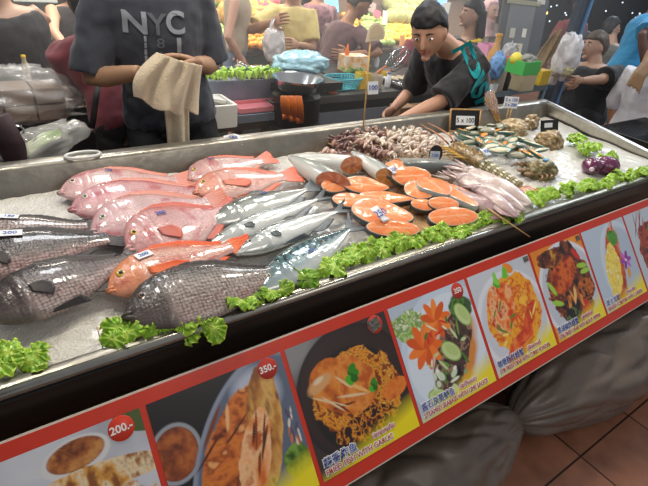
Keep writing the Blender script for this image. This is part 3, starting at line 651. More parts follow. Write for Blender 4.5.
# ------------------------------------------------------------ salmon: cut halves and steaks
skin_d = S('3a4044'); skin_l = S('b9bdb8'); flesh = S('ee7a3a'); flesh2 = S('f29a62'); fatc = S('f6c8a0')
salmon_m = mat('salmon_flesh', vc=True, rough=.2, coat=.6, bump=.15, bscale=60, sss=.15); sskin_m = mat('salmon_skin', vc=True, rough=.22, coat=.6, bump=.15, bscale=70)
def half(a, b, w, lift, label, cutcol='d8763f', back='4a5052', side='8d918c', thf=.8, rollv=0, tilt=.35):
    # a: the tapered end, b: the centre of the cut face
    A = ice(*a, lift*.7); B = ice(*b, lift); X = B-A; M = frame(A, X, V((0, 0, 1))); L = X.length
    rt = root('salmon_half', label, 'fish', M=M, group='cut fish halves lying behind the salmon steaks')
    n1, n2 = 40, 36; vs = []; cs = []
    for i in range(n1+1):
        t = i/n1; q = (.28+.72*sin(min(1, t*1.25)*pi/2))
        for k in range(n2):
            an = 2*pi*k/n2; s, z = sin(an), cos(an)
            xx = t*L+tilt*w*s*t**3*.8-(.5*z*w*thf*t**3*.3)
            vs.append(V((xx, q*w/2*s, q*w/2*thf*z))); cs.append(mixc(mixc(S(side), S(back), sm(0, .6, s+.2*mn.noise(V((t*8, s*2, 4))))), S('d8d8d2'), sm(-.3, -.9, s)))
    g = G(); g.add(vs, [(i*n2+k, i*n2+(k+1) % n2, (i+1)*n2+(k+1) % n2, (i+1)*n2+k) for i in range(n1) for k in range(n2)]+[tuple(range(n2-1, -1, -1))], cs)
    build('body', g, sskin_m, rt, local=True)
    g = G(); ring = vs[n1*n2:]; c0 = sum(ring, V())/n2; rs = [1, .93, .8, .55, .3, .12, 0]; vv = []; cc = []
    for j, r in enumerate(rs):
        for k in range(n2):
            p = c0.lerp(ring[k], r)+V((.004*(1-r), 0, 0)); vv.append(p); s = sin(2*pi*k/n2)
            c = mixc(S(cutcol), fatc, .35*sm(.2, .9, sin(r*30+k))); c = mixc(c, S('8a3a20'), .7*(r < .13)); cc.append(S('cfc6b4') if r > .96 else c)
    g.add(vv, [(j*n2+k, j*n2+(k+1) % n2, (j+1)*n2+(k+1) % n2, (j+1)*n2+k) for j in range(len(rs)-1) for k in range(n2)], cc)
    build('cut_face', g, salmon_m, rt, local=True)
    return rt
half((291, 158), (333, 183), .105, .05, 'grey fish half with its cut face beside the leftmost salmon steak', 'cf6f45', tilt=.5)
half((296, 158), (352, 165), .09, .045, 'shiny pale fish half in plastic, cut face turned right, behind the salmon', 'cf7a4a', back='8f938f', side='c4c6c0', tilt=.6)
half((352, 152), (388, 177), .085, .045, 'dark grey fish half running up from the farthest salmon steaks', 'd88a3e', tilt=.4)
half((462, 166), (396, 168), .1, .03, 'mottled grey fish half lying behind the large squid and the steaks', 'c87848', back='5a5e5c', side='94968e', tilt=0)
SG = 'raw salmon steaks on the wet ice'
def steak(c, wpx, hpx, ang, lift, label, kind='oval', tilt=28, seed=0, dark=1, thick=.028):
    # c: image centre; wpx/hpx: extents; ang: image angle of its long axis
    O = ice(c[0], c[1], lift); a = R(ang)
    P1 = ice(c[0]+wpx/2*cos(a), c[1]-wpx/2*sin(a), lift); P0_ = ice(c[0]-wpx/2*cos(a), c[1]+wpx/2*sin(a), lift)
    X = P1-P0_; L = X.length*1.1; Z = V((0, -sin(R(tilt)), cos(R(tilt)))); M = frame(O, X, Z)
    # width from pixel height
    vis = abs(M.to_3x3().col[1].dot(CU)); D = (O-CAM).dot(_fw); W = hpx*1.1*D/FOC/max(.35, vis)
    rt = root('salmon_steak', label, 'salmon steak', M=M, group=SG)
    n = 48; ring = []
    for k in range(n):
        an = 2*pi*k/n; x, y = cos(an), sin(an)
        if kind == 'drop': y *= (1-.55*max(0, x)**1.2)*(1 if y > 0 else .9)
        if kind == 'fillet': y *= (1-.35*x); x = x+.1*y*y
        if kind == 'horse': y = y*(1-.1*x)+.12*x*x*(-1 if y < 0 else 1)*0
        j = 1+.05*mn.noise(V((x*1.5, y*1.5, seed*3)))
        ring.append((x*L/2*j, y*W/2*j))
    g = G(); rs = [1, .94, .86, .7, .5, .3, .12, 0]; vv = []; cc = []
    for r in rs:
        for k in range(n):
            x, y = ring[k]; px, py = x*r, y*r; z = thick+.004*(1-r**4)+.0015*mn.noise(V((px*60, py*60, seed)))
            an = 2*pi*k/n; st = sin(abs(px)*520+12*(r)+6*mn.noise(V((px*20, py*20, seed))))
            c = mixc(flesh, flesh2, .5+.5*mn.noise(V((px*25, py*25, seed)))); c = mixc(c, fatc, .28*sm(.4, 1, st))
            spine = abs(py) < W*.035 and px < L*.35
            if spine: c = mixc(c, S('f3c69a'), .6)
            if r > .95: c = mixc(S('d8cfc0'), c, .15)
            vv.append(V((px, py, z))); cc.append(c)
    g.add(vv, [(j*n+k, j*n+(k+1) % n, (j+1)*n+(k+1) % n, (j+1)*n+k) for j in range(len(rs)-1) for k in range(n)], cc)
    # underside closes the slab
    g.add([V((x*.9, y*.9, 0)) for x, y in ring], [tuple(range(n-1, -1, -1))], flesh)
    build('flesh', g, salmon_m, rt, local=True)
    g = G(); lv = [(1.0, thick+.0003), (1.03, thick*.8), (1.03, thick*.4), (.97, .0), (.9, 0)]; vv = []; cc = []
    for j, (q, z) in enumerate(lv):
        for k in range(n):
            vv.append(V((ring[k][0]*q, ring[k][1]*q, z))); y = sin(2*pi*k/n); cc.append(mixc(skin_d if dark else skin_l, skin_l, .6*(j == 0)+.3*mn.noise(V((k*.3, j, seed)))))
    g.add(vv, [(j*n+k, (j+1)*n+k, (j+1)*n+(k+1) % n, j*n+(k+1) % n) for j in range(len(lv)-1) for k in range(n)], cc)
    build('skin', g, sskin_m, rt, local=True)
    return rt
steak((333, 189), 25, 13, 12, .02, 'small salmon steak wedged between the grey fish half and the drop shaped one', seed=1)
steak((364, 190), 44, 17, -6, .024, 'drop shaped salmon steak pointing right, in the rear left row', 'drop', seed=2)
steak((353, 206), 40, 13, -4, .012, 'flat salmon steak at the left end of the middle row', 'fillet', seed=3, tilt=15)
steak((385, 203), 50, 12, -3, .012, 'long salmon piece with a silver tail end behind the largest steak', 'drop', seed=4, tilt=14)
st_big = steak((381, 218), 56, 22, -10, .026, 'largest salmon fillet with a white paper tag lying on it', 'fillet', seed=5, tilt=20)
steak((391, 233), 48, 15, -2, .022, 'oval salmon steak nearest the front lettuce', seed=6, tilt=26)
steak((393, 174), 20, 15, 25, .03, 'small salmon steak under a paper label at the rear', seed=7)
steak((409, 180), 34, 19, 3, .034, 'round salmon steak in front of the small labelled one', seed=8, tilt=34)
steak((418, 195), 28, 16, -16, .026, 'salmon steak curving beside the upright one, left of it', 'horse', seed=9)
steak((433, 192), 26, 14, -38, .036, 'salmon steak with a broad white belly flap standing on edge', 'drop', seed=10, dark=0, tilt=30)
steak((421, 209), 22, 11, -6, .016, 'smallest dark skinned salmon steak in the right hand group', seed=11)
steak((441, 208), 28, 13, -2, .026, 'salmon steak leaning behind the heart shaped one', seed=12)
steak((450, 221), 44, 17, 4, .024, 'heart shaped salmon steak at the front edge by the lettuce', 'oval', seed=13, tilt=26)
steak((459, 201), 34, 10, -38, .028, 'narrow salmon steak with a long white flap beside the squid', 'drop', seed=14, dark=0)
# ------------------------------------------------------------ squid skewers
squid_m = mat('squid_flesh', vc=True, rough=.2, coat=.6, bump=.2, bscale=70, sss=.25)
wood = mat('bamboo_stick', 'd2a866', .55, noise=.3, nscale=60)
woodd = mat('wood_frame', 'b78a52', .5, noise=.35, nscale=40)
def skewer(a, b, la, lb, cols, seed, label, n=5):
    r = random.Random(seed); A = ice(*a, la); B = ice(*b, lb); X = (B-A).normalized()
    rt = root('squid_skewer', label, 'squid skewer', loc=ice(*a, 0), group='skewers of small squid piled at the rear of the tray')
    g = G(); g.tube([A-X*.01, B+X*.035], [.0022, .0018], 8); build('stick', g, wood, rt)
    side = X.cross(V((0, 0, 1))).normalized(); up = side.cross(X)
    Ld = (B-A).length
    for i in range(n):
        c = A.lerp(B, (i+.4)/n); g = G(); s = r.uniform(1.05, 1.45); k = r.choice(cols); k2 = r.choice(cols)
        def cf(t, q): return mixc(S(k), S(k2), .5+.8*mn.noise(V((t*3, q*4, seed+i))))
        d = (side*r.choice((-1, 1))+up*r.uniform(-.1, .3)+X*r.uniform(-.5, .3)).normalized()
        pts = [c-d*.026*s+up*.004, c-d*.012*s+up*.012, c+up*.016, c+d*.014*s+up*.012, c+d*.022*s+up*.004]
        g.tube(pts, [.003, .008*s, .0105*s, .0095*s, .006], 12, col=cf, flat=.9)
        for j in range(9):
            q = -d*.015+side*0; a0 = c+d*.016*s+up*r.uniform(0, .012); w1 = (d*r.uniform(.3, 1)+X*r.uniform(-1, 1)-up*r.uniform(.1, .7)).normalized()
            ln = r.uniform(.036, .066); w2 = (w1+up*r.uniform(-.8, .6)+X*r.uniform(-.6, .6)).normalized()
            g.tube([a0, a0+w1*ln*.5, a0+w1*ln*.7+w2*ln*.4], [.0052, .0042, .002], 7, col=cf)
        g.ell(c+up*.008+X*.012, (.010*s, .010*s, .009*s), nu=10, nv=7, col=cf(.5, .5))
        build('squid', g, squid_m, rt, sub=1)
brn = ['8f6a60', '6e4a44', 'b08a7c', 'a07868', 'c2a898', '5a3c3a']; wht = ['e2d6c6', 'd2c2b0', 'c0a898', 'ece4d8', 'b89a8a']
mixd = ['b89a88', 'd8c8b6', '8a665c', 'e2d6c6']
LBb = 'skewer of small brown purple squid in the left part of the skewer pile'
LBw = 'skewer of small cream white squid in the right part of the skewer pile'
sk = [((322, 152), (360, 163), .02, .02, brn, LBb), ((330, 144), (372, 161), .03, .025, brn, LBb), ((336, 138), (382, 160), .04, .03, brn, LBb), ((343, 133), (392, 158), .05, .03, brn, LBb),
      ((352, 131), (398, 159), .05, .03, brn, LBb), ((362, 129), (404, 158), .05, .03, mixd, LBb), ((371, 128), (412, 159), .05, .03, mixd, LBb), ((380, 127), (420, 158), .045, .03, mixd, LBw),
      ((389, 127), (428, 157), .04, .03, wht, LBw), ((398, 127), (436, 155), .035, .025, wht, LBw), ((407, 128), (444, 153), .03, .02, wht, LBw), ((416, 130), (452, 152), .025, .02, wht, LBw),
      ((348, 139), (384, 157), .075, .05, brn, LBb), ((364, 136), (402, 154), .07, .05, mixd, LBb), ((386, 134), (424, 152), .06, .045, wht, LBw)]
for i, (a, b, la, lb, c, lab) in enumerate(sk): skewer(a, b, la, lb, c, 30+i, lab)

# ------------------------------------------------------------ large squid
def squid(a, b, wpx, lift, cols, label, seed, tl=.33):
    # a: tentacle end, b: mantle tip
    r = random.Random(seed); A = ice(*a, lift+.008); B = ice(*b, lift); M = frame(A, B-A, V((0, -ICE_B, 1))); L = (B-A).length; D = (A-CAM).dot(_fw); W = wpx*D/FOC*1.55
    rt = root('large_squid', label, 'squid', M=M, group='large pale squid piled beside the salmon steaks'); c1, c2, c3 = [S(c) for c in cols]
    g = G(); n1, n2 = 40, 28; vs = []; cs = []; x0 = L*tl
    for i in range(n1+1):
        t = i/n1; w_ = W/2*(.72+.28*sin(t*pi*.9))*(1-t**3.2)**.6+.0015; bx = .1*W*sin(t*3+seed)
        for k in range(n2):
            an = 2*pi*k/n2; p = V((x0+(L-x0)*t, bx+w_*cos(an)*(1+.06*mn.noise(V((t*5, an, seed)))), w_*.6*sin(an)*(1+.08*mn.noise(V((t*7, an, seed+4)))))); vs.append(p)
            n = mn.noise(V((t*6, cos(an)*2, seed))); c = mixc(c1, c2, .5+n); c = mixc(c, c3, .6*sm(.15, .5, mn.noise(V((t*22, cos(an)*9, seed))))*sm(-.3, .6, n+.3)); cs.append(c)
    g.add(vs, [(i*n2+k, i*n2+(k+1) % n2, (i+1)*n2+(k+1) % n2, (i+1)*n2+k) for i in range(n1) for k in range(n2)]+[tuple(range(n2-1, -1, -1)), tuple(n1*n2+k for k in range(n2))], cs)
    build('mantle', g, squid_m, rt, local=True)
    for sg in (1, -1):
        g = G(); fin(g, [(L*.62, sg*W*.3, .005), (L*.98, sg*W*.1, 0)], [(L*.66, sg*W*.62, -.004), (L*.82, sg*W*.66, -.006), (L*.99, sg*W*.2, -.002)], 16, 6, .001, lambda u, v: mixc(c1, c2, v), thick=.002); build('side_fin', g, squid_m, rt, local=True)
    g = G(); g.ell((x0-.012, 0, 0), (.026, W*.32, W*.24), nu=18, nv=12, col=mixc(c1, c3, .4)); build('head', g, squid_m, rt, local=True)
    g = G(); g.ell((x0-.016, W*.18, W*.14), .006, nu=12, nv=8); build('eye', g, eye_black, rt, local=True)
    for j in range(8):
        y = (j-3.5)/3.5; g = G(); p = [V((x0-.02, y*W*.2, 0))]; d = V((-1, y*.22, .02)); 
        for q in range(6): d = (d+V((r.uniform(-.2, .1), r.uniform(-.28, .28), r.uniform(-.2, .12)))).normalized(); p.append(p[-1]+d*x0/6.2)
        for q in p: q.z = max(q.z, -.012)
        g.tube(p, [.007, .0075, .0065, .0055, .0042, .003, .0015], 8, col=lambda t, u: mixc(c2, c3, t*.5)); build('arm', g, squid_m, rt, local=True, sub=1)
squid((436, 170), (492, 199), 15, .02, ('a89890', 'c4b6ae', '7a5e5c'), 'brownish squid lying lowest, its arms against the salmon steaks', 41, .4)
squid((444, 188), (510, 217), 17, .03, ('c0aaa6', 'a88488', '785460'), 'mottled pink squid nearest the front lettuce', 42, .25)
squid((450, 172), (524, 212), 17, .045, ('d0c2ba', 'b8a09c', '8a686c'), 'pale squid across the middle of the squid pile', 43, .22)
squid((452, 163), (532, 205), 16, .05, ('d8cac2', 'c2ada8', '947476'), 'longest pale squid, farthest back in the pile below the rock lobster', 44, .26)
squid((470, 184), (519, 217), 12, .055, ('c2aca8', 'ae8e8e', '7e5c64'), 'slim squid lying on top of the pile', 45, .2)

# ------------------------------------------------------------ rock lobster
lob_m = mat('lobster_shell', vc=True, rough=.28, coat=.5, bump=.35, bscale=110)
O = ice(452, 147, .035); T = ice(528, 190, .03); M = frame(O, T-O, V((0, 0, 1))); L = (T-O).length
rt = root('rock_lobster', 'brown spotted rock lobster with long antennae, above the large squid', 'lobster', M=M)
g = G(); n1, n2 = 36, 28; vs = []; cs = []
def lobr(t): return .043*min(1, .55+1.6*t)*(1-.12*t)
for i in range(n1+1):
    t = i/n1; w_ = lobr(t)
    for k in range(n2):
        an = 2*pi*k/n2; q = 1+.10*mn.noise(V((t*14, cos(an)*5, sin(an)*5)))+.04*(abs(t-.55) < .03)*-1
        vs.append(V((t*L*.44, w_*cos(an)*q, w_*.85*sin(an)*q))); n = mn.noise(V((t*8, cos(an)*3, sin(an)*3)))
        cs.append(mixc(mixc(S('5a4a2a'), S('8a6c3a'), .5+n), S('c9a85a'), sm(.25, .5, mn.noise(V((t*26, cos(an)*9, sin(an)*9))))))
g.add(vs, [(i*n2+k, i*n2+(k+1) % n2, (i+1)*n2+(k+1) % n2, (i+1)*n2+k) for i in range(n1) for k in range(n2)]+[tuple(range(n2-1, -1, -1)), tuple(n1*n2+k for k in range(n2))], cs)
for i in range(46):
    t = random.uniform(.05, .95); an = random.uniform(.2, pi-.2); p = V((t*L*.44, lobr(t)*cos(an), lobr(t)*.85*sin(an))); d = V((-.5, cos(an), sin(an))).normalized(); g.tube([p, p+d*.009], [.003, .0005], 6, col=S('b08a48'))
car = build('carapace', g, lob_m, rt, local=True)
for s in range(6):
    g = G(); x = L*(.44+.075*s); r0 = .040*(1-.085*s); vs = []; cs = []
    for i in range(9):
        t = i/8
        for k in range(32):
            an = 2*pi*k/32; rr = r0*(1+.10*sin(t*pi)-.06*t); vs.append(V((x+t*L*.09, rr*cos(an), rr*.78*sin(an))))
            dot = (sin(an*7)**2 > .62 and .3 < t < .7); band = t > .82
            cs.append(S('f0e6c8') if dot else (S('a89a6a') if band else mixc(S('4a4a2c'), S('6a6238'), .5+mn.noise(V((t*5, an*3, s))))))
    g.add(vs, [(i*32+k, i*32+(k+1) % 32, (i+1)*32+(k+1) % 32, (i+1)*32+k) for i in range(8) for k in range(32)]+[tuple(range(31, -1, -1)), tuple(8*32+k for k in range(32))], cs)
    build('tail_segment', g, lob_m, rt, local=True)
for j, y in enumerate((-.034, -.017, 0, .017, .034)):
    g = G(); g.ell((L*.96+.012, y*1.3, -.004), (.034, .014, .004), M=Matrix.Rotation(y*14, 3, 'Z'), nu=16, nv=8, col=S(['c07038', 'a8643a', 'd08a4a', 'a8643a', 'c07038'][j])); build('tail_fan', g, lob_m, rt, local=True)
for sg in (1, -1):
    g = G(); g.tube([(.0, sg*.02, .01), (-.05, sg*.03, .035), (-.16, sg*.035+.02, .03), (-.34, sg*.02+.06, .005)], [.007, .0055, .003, .0012], 8, col=lambda t, u: mixc(S('8a4a28'), S('c07a48'), t)); build('antenna', g, lob_m, rt, local=True, sub=1)
    g = G(); g.ell((.0, sg*.016, .028), .006, nu=12, nv=8); build('eye', g, eye_black, rt, local=True)
    for j in range(5):
        x = .03+j*.028; g = G(); y0 = sg*.035; g.tube([(x, y0, 0), (x-.025, y0+sg*.035, .018), (x-.06, y0+sg*.055, -.006), (x-.085, y0+sg*.05, -.02)], [.0065, .0055, .0045, .0015], 8, col=lambda t, u: S('d8a83a') if int(t*9) % 2 else S('3a2c1a')); build('leg', g, lob_m, rt, local=True, sub=1)

# ------------------------------------------------------------ mussels
shell_m = mat('mussel_shell', vc=True, rough=.2, coat=.6, bump=.15, bscale=60); meat_m = mat('mussel_meat', vc=True, rough=.25, coat=.6, sss=.2)
def mussel(name='half_shell_mussel'):
    rt = root(name, 'green lipped mussel opened on its half shell, with orange or cream meat', 'mussel', group='half shell mussels heaped behind the rock lobster')
    a, b = .042, .018
    def out(an): x = cos(an); return x*a*(1 if x > 0 else 1.0), sin(an)*b*(1+.35*x)
    g = G(); n = 32; vs = []; cs = []; lv = [(1, .010), (.98, .0085), (.8, .0), (.5, -.003), (0, -.004)]; lv2 = [(.95, .0095), (.75, .004), (.45, .001), (0, .0)]
    for r, z in lv[::-1]+lv2:
        for k in range(n): x, y = out(2*pi*k/n); vs.append(V((x*r, y*r, z+.006)))
    m_ = len(lv)+len(lv2)
    for j in range(m_):
        for k in range(n): cs.append(mixc(S('6e8a7c'), S('2f5a50'), .5+.5*sin(j*3)) if j < len(lv)-1 else (S('4e8f84') if j == len(lv)-1 or j == len(lv) else S('d9dcd6')))
    g.add(vs, [(j*n+k, j*n+(k+1) % n, (j+1)*n+(k+1) % n, (j+1)*n+k) for j in range(m_-1) for k in range(n)], cs); build('shell', g, shell_m, rt, local=True)
    return rt
def meat(rt, c, seed):
    g = G(); g.ell((0, 0, .013), (.032, .013, .006), nu=22, nv=10, f=lambda p, d: V((p.x, p.y*(1+.3*d.x), p.z+.003*mn.noise(p*60+V((seed, 0, 0))))), col=S(c)); build('meat', g, meat_m, rt, local=True)
def lidm(rt):
    g = G(); g.ell((0, 0, .014), (.041, .018, .010), nu=24, nv=10, f=lambda p, d: V((p.x, p.y*(1+.3*d.x), max(p.z, -.002))), col=S('a8a690')); build('upper_shell', g, shell_m, rt, local=True)
pr = [mussel(), mussel(), mussel()]; meat(pr[0], 'e8943a', 1); meat(pr[1], 'ddd0b4', 2); lidm(pr[2]); pr[2]['label'] = 'closed pale grey green mussel lying among the opened mussels'; pr[2]['group'] = 'closed mussels among the half shells'
ms = [(462, 134), (470, 129), (480, 131), (474, 137), (484, 137), (490, 128), (495, 134), (466, 141), (478, 144), (490, 143), (499, 141), (506, 136), (504, 147), (512, 143), (517, 149), (509, 153), (521, 155), (498, 153), (528, 151), (488, 150), (534, 157), (524, 144), (515, 158), (540, 153), (458, 139), (474, 127), (486, 133), (502, 137), (494, 147), (510, 149), (484, 148), (518, 141), (526, 156), (472, 146), (498, 129), (531, 147)]
r = random.Random(5); first = {0: 1, 1: 1, 2: 1}
for i, (x, y) in enumerate(ms):
    k = (0, 1, 2, 1)[i % 4] if i % 3 else (2 if i % 2 else 0); P = ice(x, y, .006+.014*(i % 3)); ang = r.uniform(-.9, .5)+(0 if i % 4 else 1.4)
    Mx = Matrix.Translation(P) @ Matrix.Rotation(ang, 4, 'Z') @ Matrix.Rotation(r.uniform(-.3, .3), 4, 'X') @ Matrix.Rotation(r.uniform(-.25, .25), 4, 'Y') @ Matrix.Scale(r.uniform(1.15, 1.45), 4)
    if first.pop(k, None): pr[k].matrix_world = Mx
    else: copy_tree(pr[k], Mx)
# ------------------------------------------------------------ oysters and slipper lobster
rough_m = mat('oyster_shell', vc=True, rough=.45, coat=.25, bump=.9, bscale=50)
def lump(name, c, wpx, hpx, lift, cols, label, cat, seed, parts=True):
    P = ice(*c, lift); D = (P-CAM).dot(_fw); w_ = wpx*D/FOC; h_ = hpx*D/FOC
    rt = root(name, label, cat, M=Matrix.Translation(P) @ Matrix.Rotation(-.15, 4, 'Z'), group=None)
    for q, (z, s) in enumerate(((-.012, 1), (.012, .88))):
        g = G()
        def f(p, d): return p*(1+.28*mn.noise(d*1.6+V((seed, q, 0)))+.13*mn.noise(d*5+V((seed, q, 2)))+.05*math.copysign(abs(sin(d.z*16+3*mn.noise(d*3)))**.5, 1))
        g.ell((0, 0, z), (w_*.5*s, w_*.34*s, h_*.42*s), nu=44, nv=30, f=f)
        g.c = [tuple(mixc(mixc(S(cols[0]), S(cols[1]), .5+1.2*mn.noise(V(v)*38+V((seed, 0, 0)))), S(cols[2]), sm(.15, .45, mn.noise(V(v)*70+V((0, seed, 0))))))+(1,) for v in g.v]
        build('lower_shell' if q == 0 else 'upper_shell', g, rough_m, rt, local=True)
    return rt
lump('oyster', (513, 128), 34, 17, .02, ('8a7048', 'c2a878', 'e4dcc4'), 'long craggy oyster shells by the rear wall behind the mussels', 'oyster', 3)
lump('oyster', (531, 122), 18, 14, .03, ('7a6240', 'b09468', 'e8e0cc'), 'small knobbly oyster at the far rear, touching the long craggy one', 'oyster', 4)
lump('oyster', (549, 141), 34, 21, .022, ('6e5434', 'a88a5c', 'd8c8a0'), 'large brown oyster in front of the small black price board', 'oyster', 6)
sl = lump('slipper_lobster', (541, 170), 36, 20, .02, ('4a4630', '8a7c50', 'c0b088'), 'mottled olive slipper lobster with a blue mark, behind the right hand lettuce', 'shellfish', 8)
g = G(); g.ell((0, -.005, .052), (.016, .011, .005), nu=14, nv=8); build('blue_mark', g, mat('mark_blue', '5aa0d8', .3), sl, local=True, label='pale blue mark')
for j in range(6):
    g = G(); sg = 1 if j % 2 else -1; x = -.06+.03*(j//2); g.tube([(x, sg*.05, 0), (x-.02, sg*.08, .01), (x-.04, sg*.09, -.012)], [.008, .006, .002], 8, col=S('7a5a34')); build('leg', g, lob_m, sl, local=True)
for j in range(2):
    g = G(); g.ell((-.10, -.022+.044*j, 0), (.03, .02, .009), nu=16, nv=8, col=S('7a5c38')); build('antenna_plate', g, lob_m, sl, local=True)

# ------------------------------------------------------------ lettuce
let_m = mat('lettuce_leaf', vc=True, rough=.38, coat=.2, bump=.3, bscale=60, sss=.2)
def lettuce(c, wpx, label, seed, lift=.012, dark=0, n=None):
    r = random.Random(seed); P = ice(*c, lift); D = (P-CAM).dot(_fw); W = wpx*D/FOC/2; n = n or max(4, int(W/.0125))
    rt = root('lettuce_clump', label, 'lettuce', loc=P, group='curly green lettuce tucked round the ice')
    for q in range(n):
        Ls = r.uniform(.024, .038); off = V((W*(-.8+1.6*(q+.5)/n)+r.uniform(-.012, .012), r.uniform(-.014, .024), r.uniform(.0, .012))); sd = r.random()*50; pale = r.uniform(0, 1); k1 = r.choice((5, 6, 7)); k2 = r.choice((16, 19, 23)); tx, ty = r.uniform(-.1, .75), r.uniform(-.45, .45); ph = r.uniform(0, 6)
        Mt = Matrix.Rotation(tx, 3, 'X') @ Matrix.Rotation(ty, 3, 'Y')
        def P_(u, v):
            th = 2*pi*u; rr = Ls*v*(1+.2*sin(2*th+ph)+.12*sin(3*th+sd)+.1*mn.noise(V((cos(th)*5, sin(th)*5, sd)))); nz = mn.noise(V((cos(th)*2.2, sin(th)*2.2, sd+9))); f = Ls*(.20*v**2*sin(k1*th+ph+5*nz)*(.6+1.2*abs(nz))+.16*v**3*sin(k2*th+sd+9*nz)+.22*v*v*mn.noise(V((cos(th)*v*8, sin(th)*v*8, sd+5))))
            z = Ls*.30*(1-v*v)+f+.14*Ls*mn.noise(V((cos(th)*v*3, sin(th)*v*3, sd))); w2 = Ls*.10*v**3*cos(k2*th+sd)
            return off+Mt @ V((cos(th)*rr-sin(th)*w2, sin(th)*rr+cos(th)*w2, z+.006))
        def C_(u, v):
            n_ = mn.noise(V((cos(6.28*u)*v*4, sin(6.28*u)*v*4, sd))); c_ = mixc(S('b4cc4c'), S('8cb82c'), sm(.1, .6, v)); c_ = mixc(c_, S('d0ec5c'), sm(.72, 1, v)*(.35+.5*pale)); return mixc(c_, S('4e8c20'), .5*sm(-.05, .45, n_)*(1-sm(.8, 1, v)*.6)+dark*.3)
        g = G(); g.grid(P_, 110, 10, col=C_); build('leaf', g, let_m, rt, local=True, solid=.0009)
    return rt
LL = [((4, 366), 56, 'curly lettuce at the bottom left corner of the ice, beside the left edge'), ((30, 362), 34, 'thin lettuce strip just right of the bottom left clump'), ((124, 338), 34, 'small lettuce tuft below the mouth of the single dark scaly tilapia'),
      ((164, 322), 44, 'lettuce against the belly of the single dark tilapia, near its head'), ((190, 319), 52, 'big lettuce clump hanging over the lip below the dark scaly tilapia'), ((216, 311), 34, 'lettuce below the middle of the scaly tilapia, right of the hanging clump'),
      ((243, 303), 38, 'lettuce below the tail half of the single dark tilapia'), ((268, 295), 44, 'lettuce between the dark tilapia tail and the striped mackerel head'), ((292, 287), 38, 'dark green lettuce under the gills of the striped mackerel'),
      ((318, 274), 44, 'lettuce with two toothpicks beside it below the striped mackerel belly'), ((346, 264), 34, 'low lettuce on the lip below the striped mackerel tail'), ((370, 254), 44, 'lettuce left of and below the oval front steak'),
      ((398, 246), 42, 'lettuce just below the oval front steak'), ((424, 241), 44, 'lettuce on the lip between the oval steak and the heart shaped steak'), ((452, 235), 44, 'lettuce below the heart shaped salmon steak'),
      ((478, 224), 46, 'lettuce at the blunt end of the long wooden skewer'), ((506, 219), 40, 'lettuce under the tips of the large squid'), ((544, 199), 54, 'tall lettuce clump right of the squid tips'),
      ((572, 192), 46, 'lettuce in front of the slipper lobster'), ((600, 187), 46, 'lettuce below the purple cabbage'), ((624, 180), 48, 'lettuce right of the purple cabbage at the far front edge'), ((648, 174), 42, 'lettuce cut off by the right edge of the photo'),
      ((588, 150), 46, 'lettuce behind the purple cabbage, right of the brown oyster'), ((576, 140), 30, 'upright pale lettuce leaf by the tray end wall, farthest back'), ((608, 160), 30, 'lettuce peeking out between the cabbage and the end wall')]
LL.append(((200, 331), 34, 'lettuce hanging lowest over the front lip below the dark scaly tilapia'))
for i, (c, w_, lab) in enumerate(LL): lettuce(c, w_, lab, 100+i, dark=(1 if 'dark green' in lab else 0), lift=(.018 if 3 <= i <= 8 else .012) if i < 22 else (.015 if i < 25 else .0))

# ------------------------------------------------------------ purple cabbage
cab_m = mat('purple_cabbage_skin', '6a2450', .15, coat=.9, noise=.4, nscale=12, col2=None)
for (x, y, w_, a, lab) in ((592, 166, 22, .5, 'left purple cabbage half, facing the ice'), (607, 166, 26, -.3, 'right purple cabbage half, with a bluish shine, touching the left one')):
    P = ice(x, y, .03); D = (P-CAM).dot(_fw); rr = w_*D/FOC/2
    rt = root('purple_cabbage', lab, 'cabbage', M=Matrix.Translation(P) @ Matrix.Rotation(a, 4, 'Z'), group=None)
    for q in range(3):
        g = G(); g.ell((0, 0, 0), (rr*(1-.04*q), rr*.9*(1-.03*q), rr*.72), nu=40, nv=24, f=lambda p, d: p*(1+.05*sin(4*math.atan2(d.y, d.x)+q*2)*abs(d.z)+.03*mn.noise(d*3)-(0 if (math.atan2(d.y, d.x)+q*2.1) % 6.28 < 4 else .05)))
        build('outer_leaf', g, cab_m, rt, local=True)
    g = G(); g.tube([(-rr*1.0, 0, 0), (-rr*1.15, 0, .0)], [.012, .01], 12); build('stem', g, mat('cabbage_stem', 'd8c8d0', .4), rt, local=True)

# ------------------------------------------------------------ price signs, skewers and toothpicks
cardw = mat('card_white', 'e4e6ea', .5); slate = mat('sign_black', '1b1a1a', .35)
def facing(P, tilt=0, yaw=0):                                             # upright frame turned to the shopper: local x right, y up, z to the shopper
    z = V((-.45+yaw, -.89, .15+tilt)).normalized(); x = V((0, 0, 1)).cross(z).normalized(); y = z.cross(x)
    return Matrix(((x.x, y.x, z.x, P.x), (x.y, y.y, z.y, P.y), (x.z, y.z, z.z, P.z), (0, 0, 0, 1)))
# tall stick with half-round fan and 100 card
B = ice(364, 127, 0); B = yy(364, 121, .76); M = facing(B)
def tip_h(px, py, P):  # height above P of image point on the vertical through P
    d = ray(px, py); k = (P.y-CAM.y)/d.y; return (CAM+d*k).z-P.z
D = (B-CAM).dot(_fw); u = D/FOC
H = 66*u/.86
rt = root('stick_sign', 'tall bamboo stick with a half round top and a 100 card, behind the squid', 'price sign', M=M)
roll_ = Matrix.Rotation(-ROLL*1.0, 4, 'Z')
g = G(); g.tube([(0, -.03, 0), (-.01, H, 0)], .0035, 10); build('stick', g, wood, rt, local=True)
g = G(); pts = [(.012+8.5*u*cos(a), H+3*u+8.5*u*1.2*sin(a)) for a in [pi*i/14-.35 for i in range(15)]]+[(-.03, H-.02)]; g.prism(pts, -.004, .004); build('fan_head', g, mat('pale_wood', 'd9cdb4', .5), rt, local=True, smooth=False, bevel=.001)
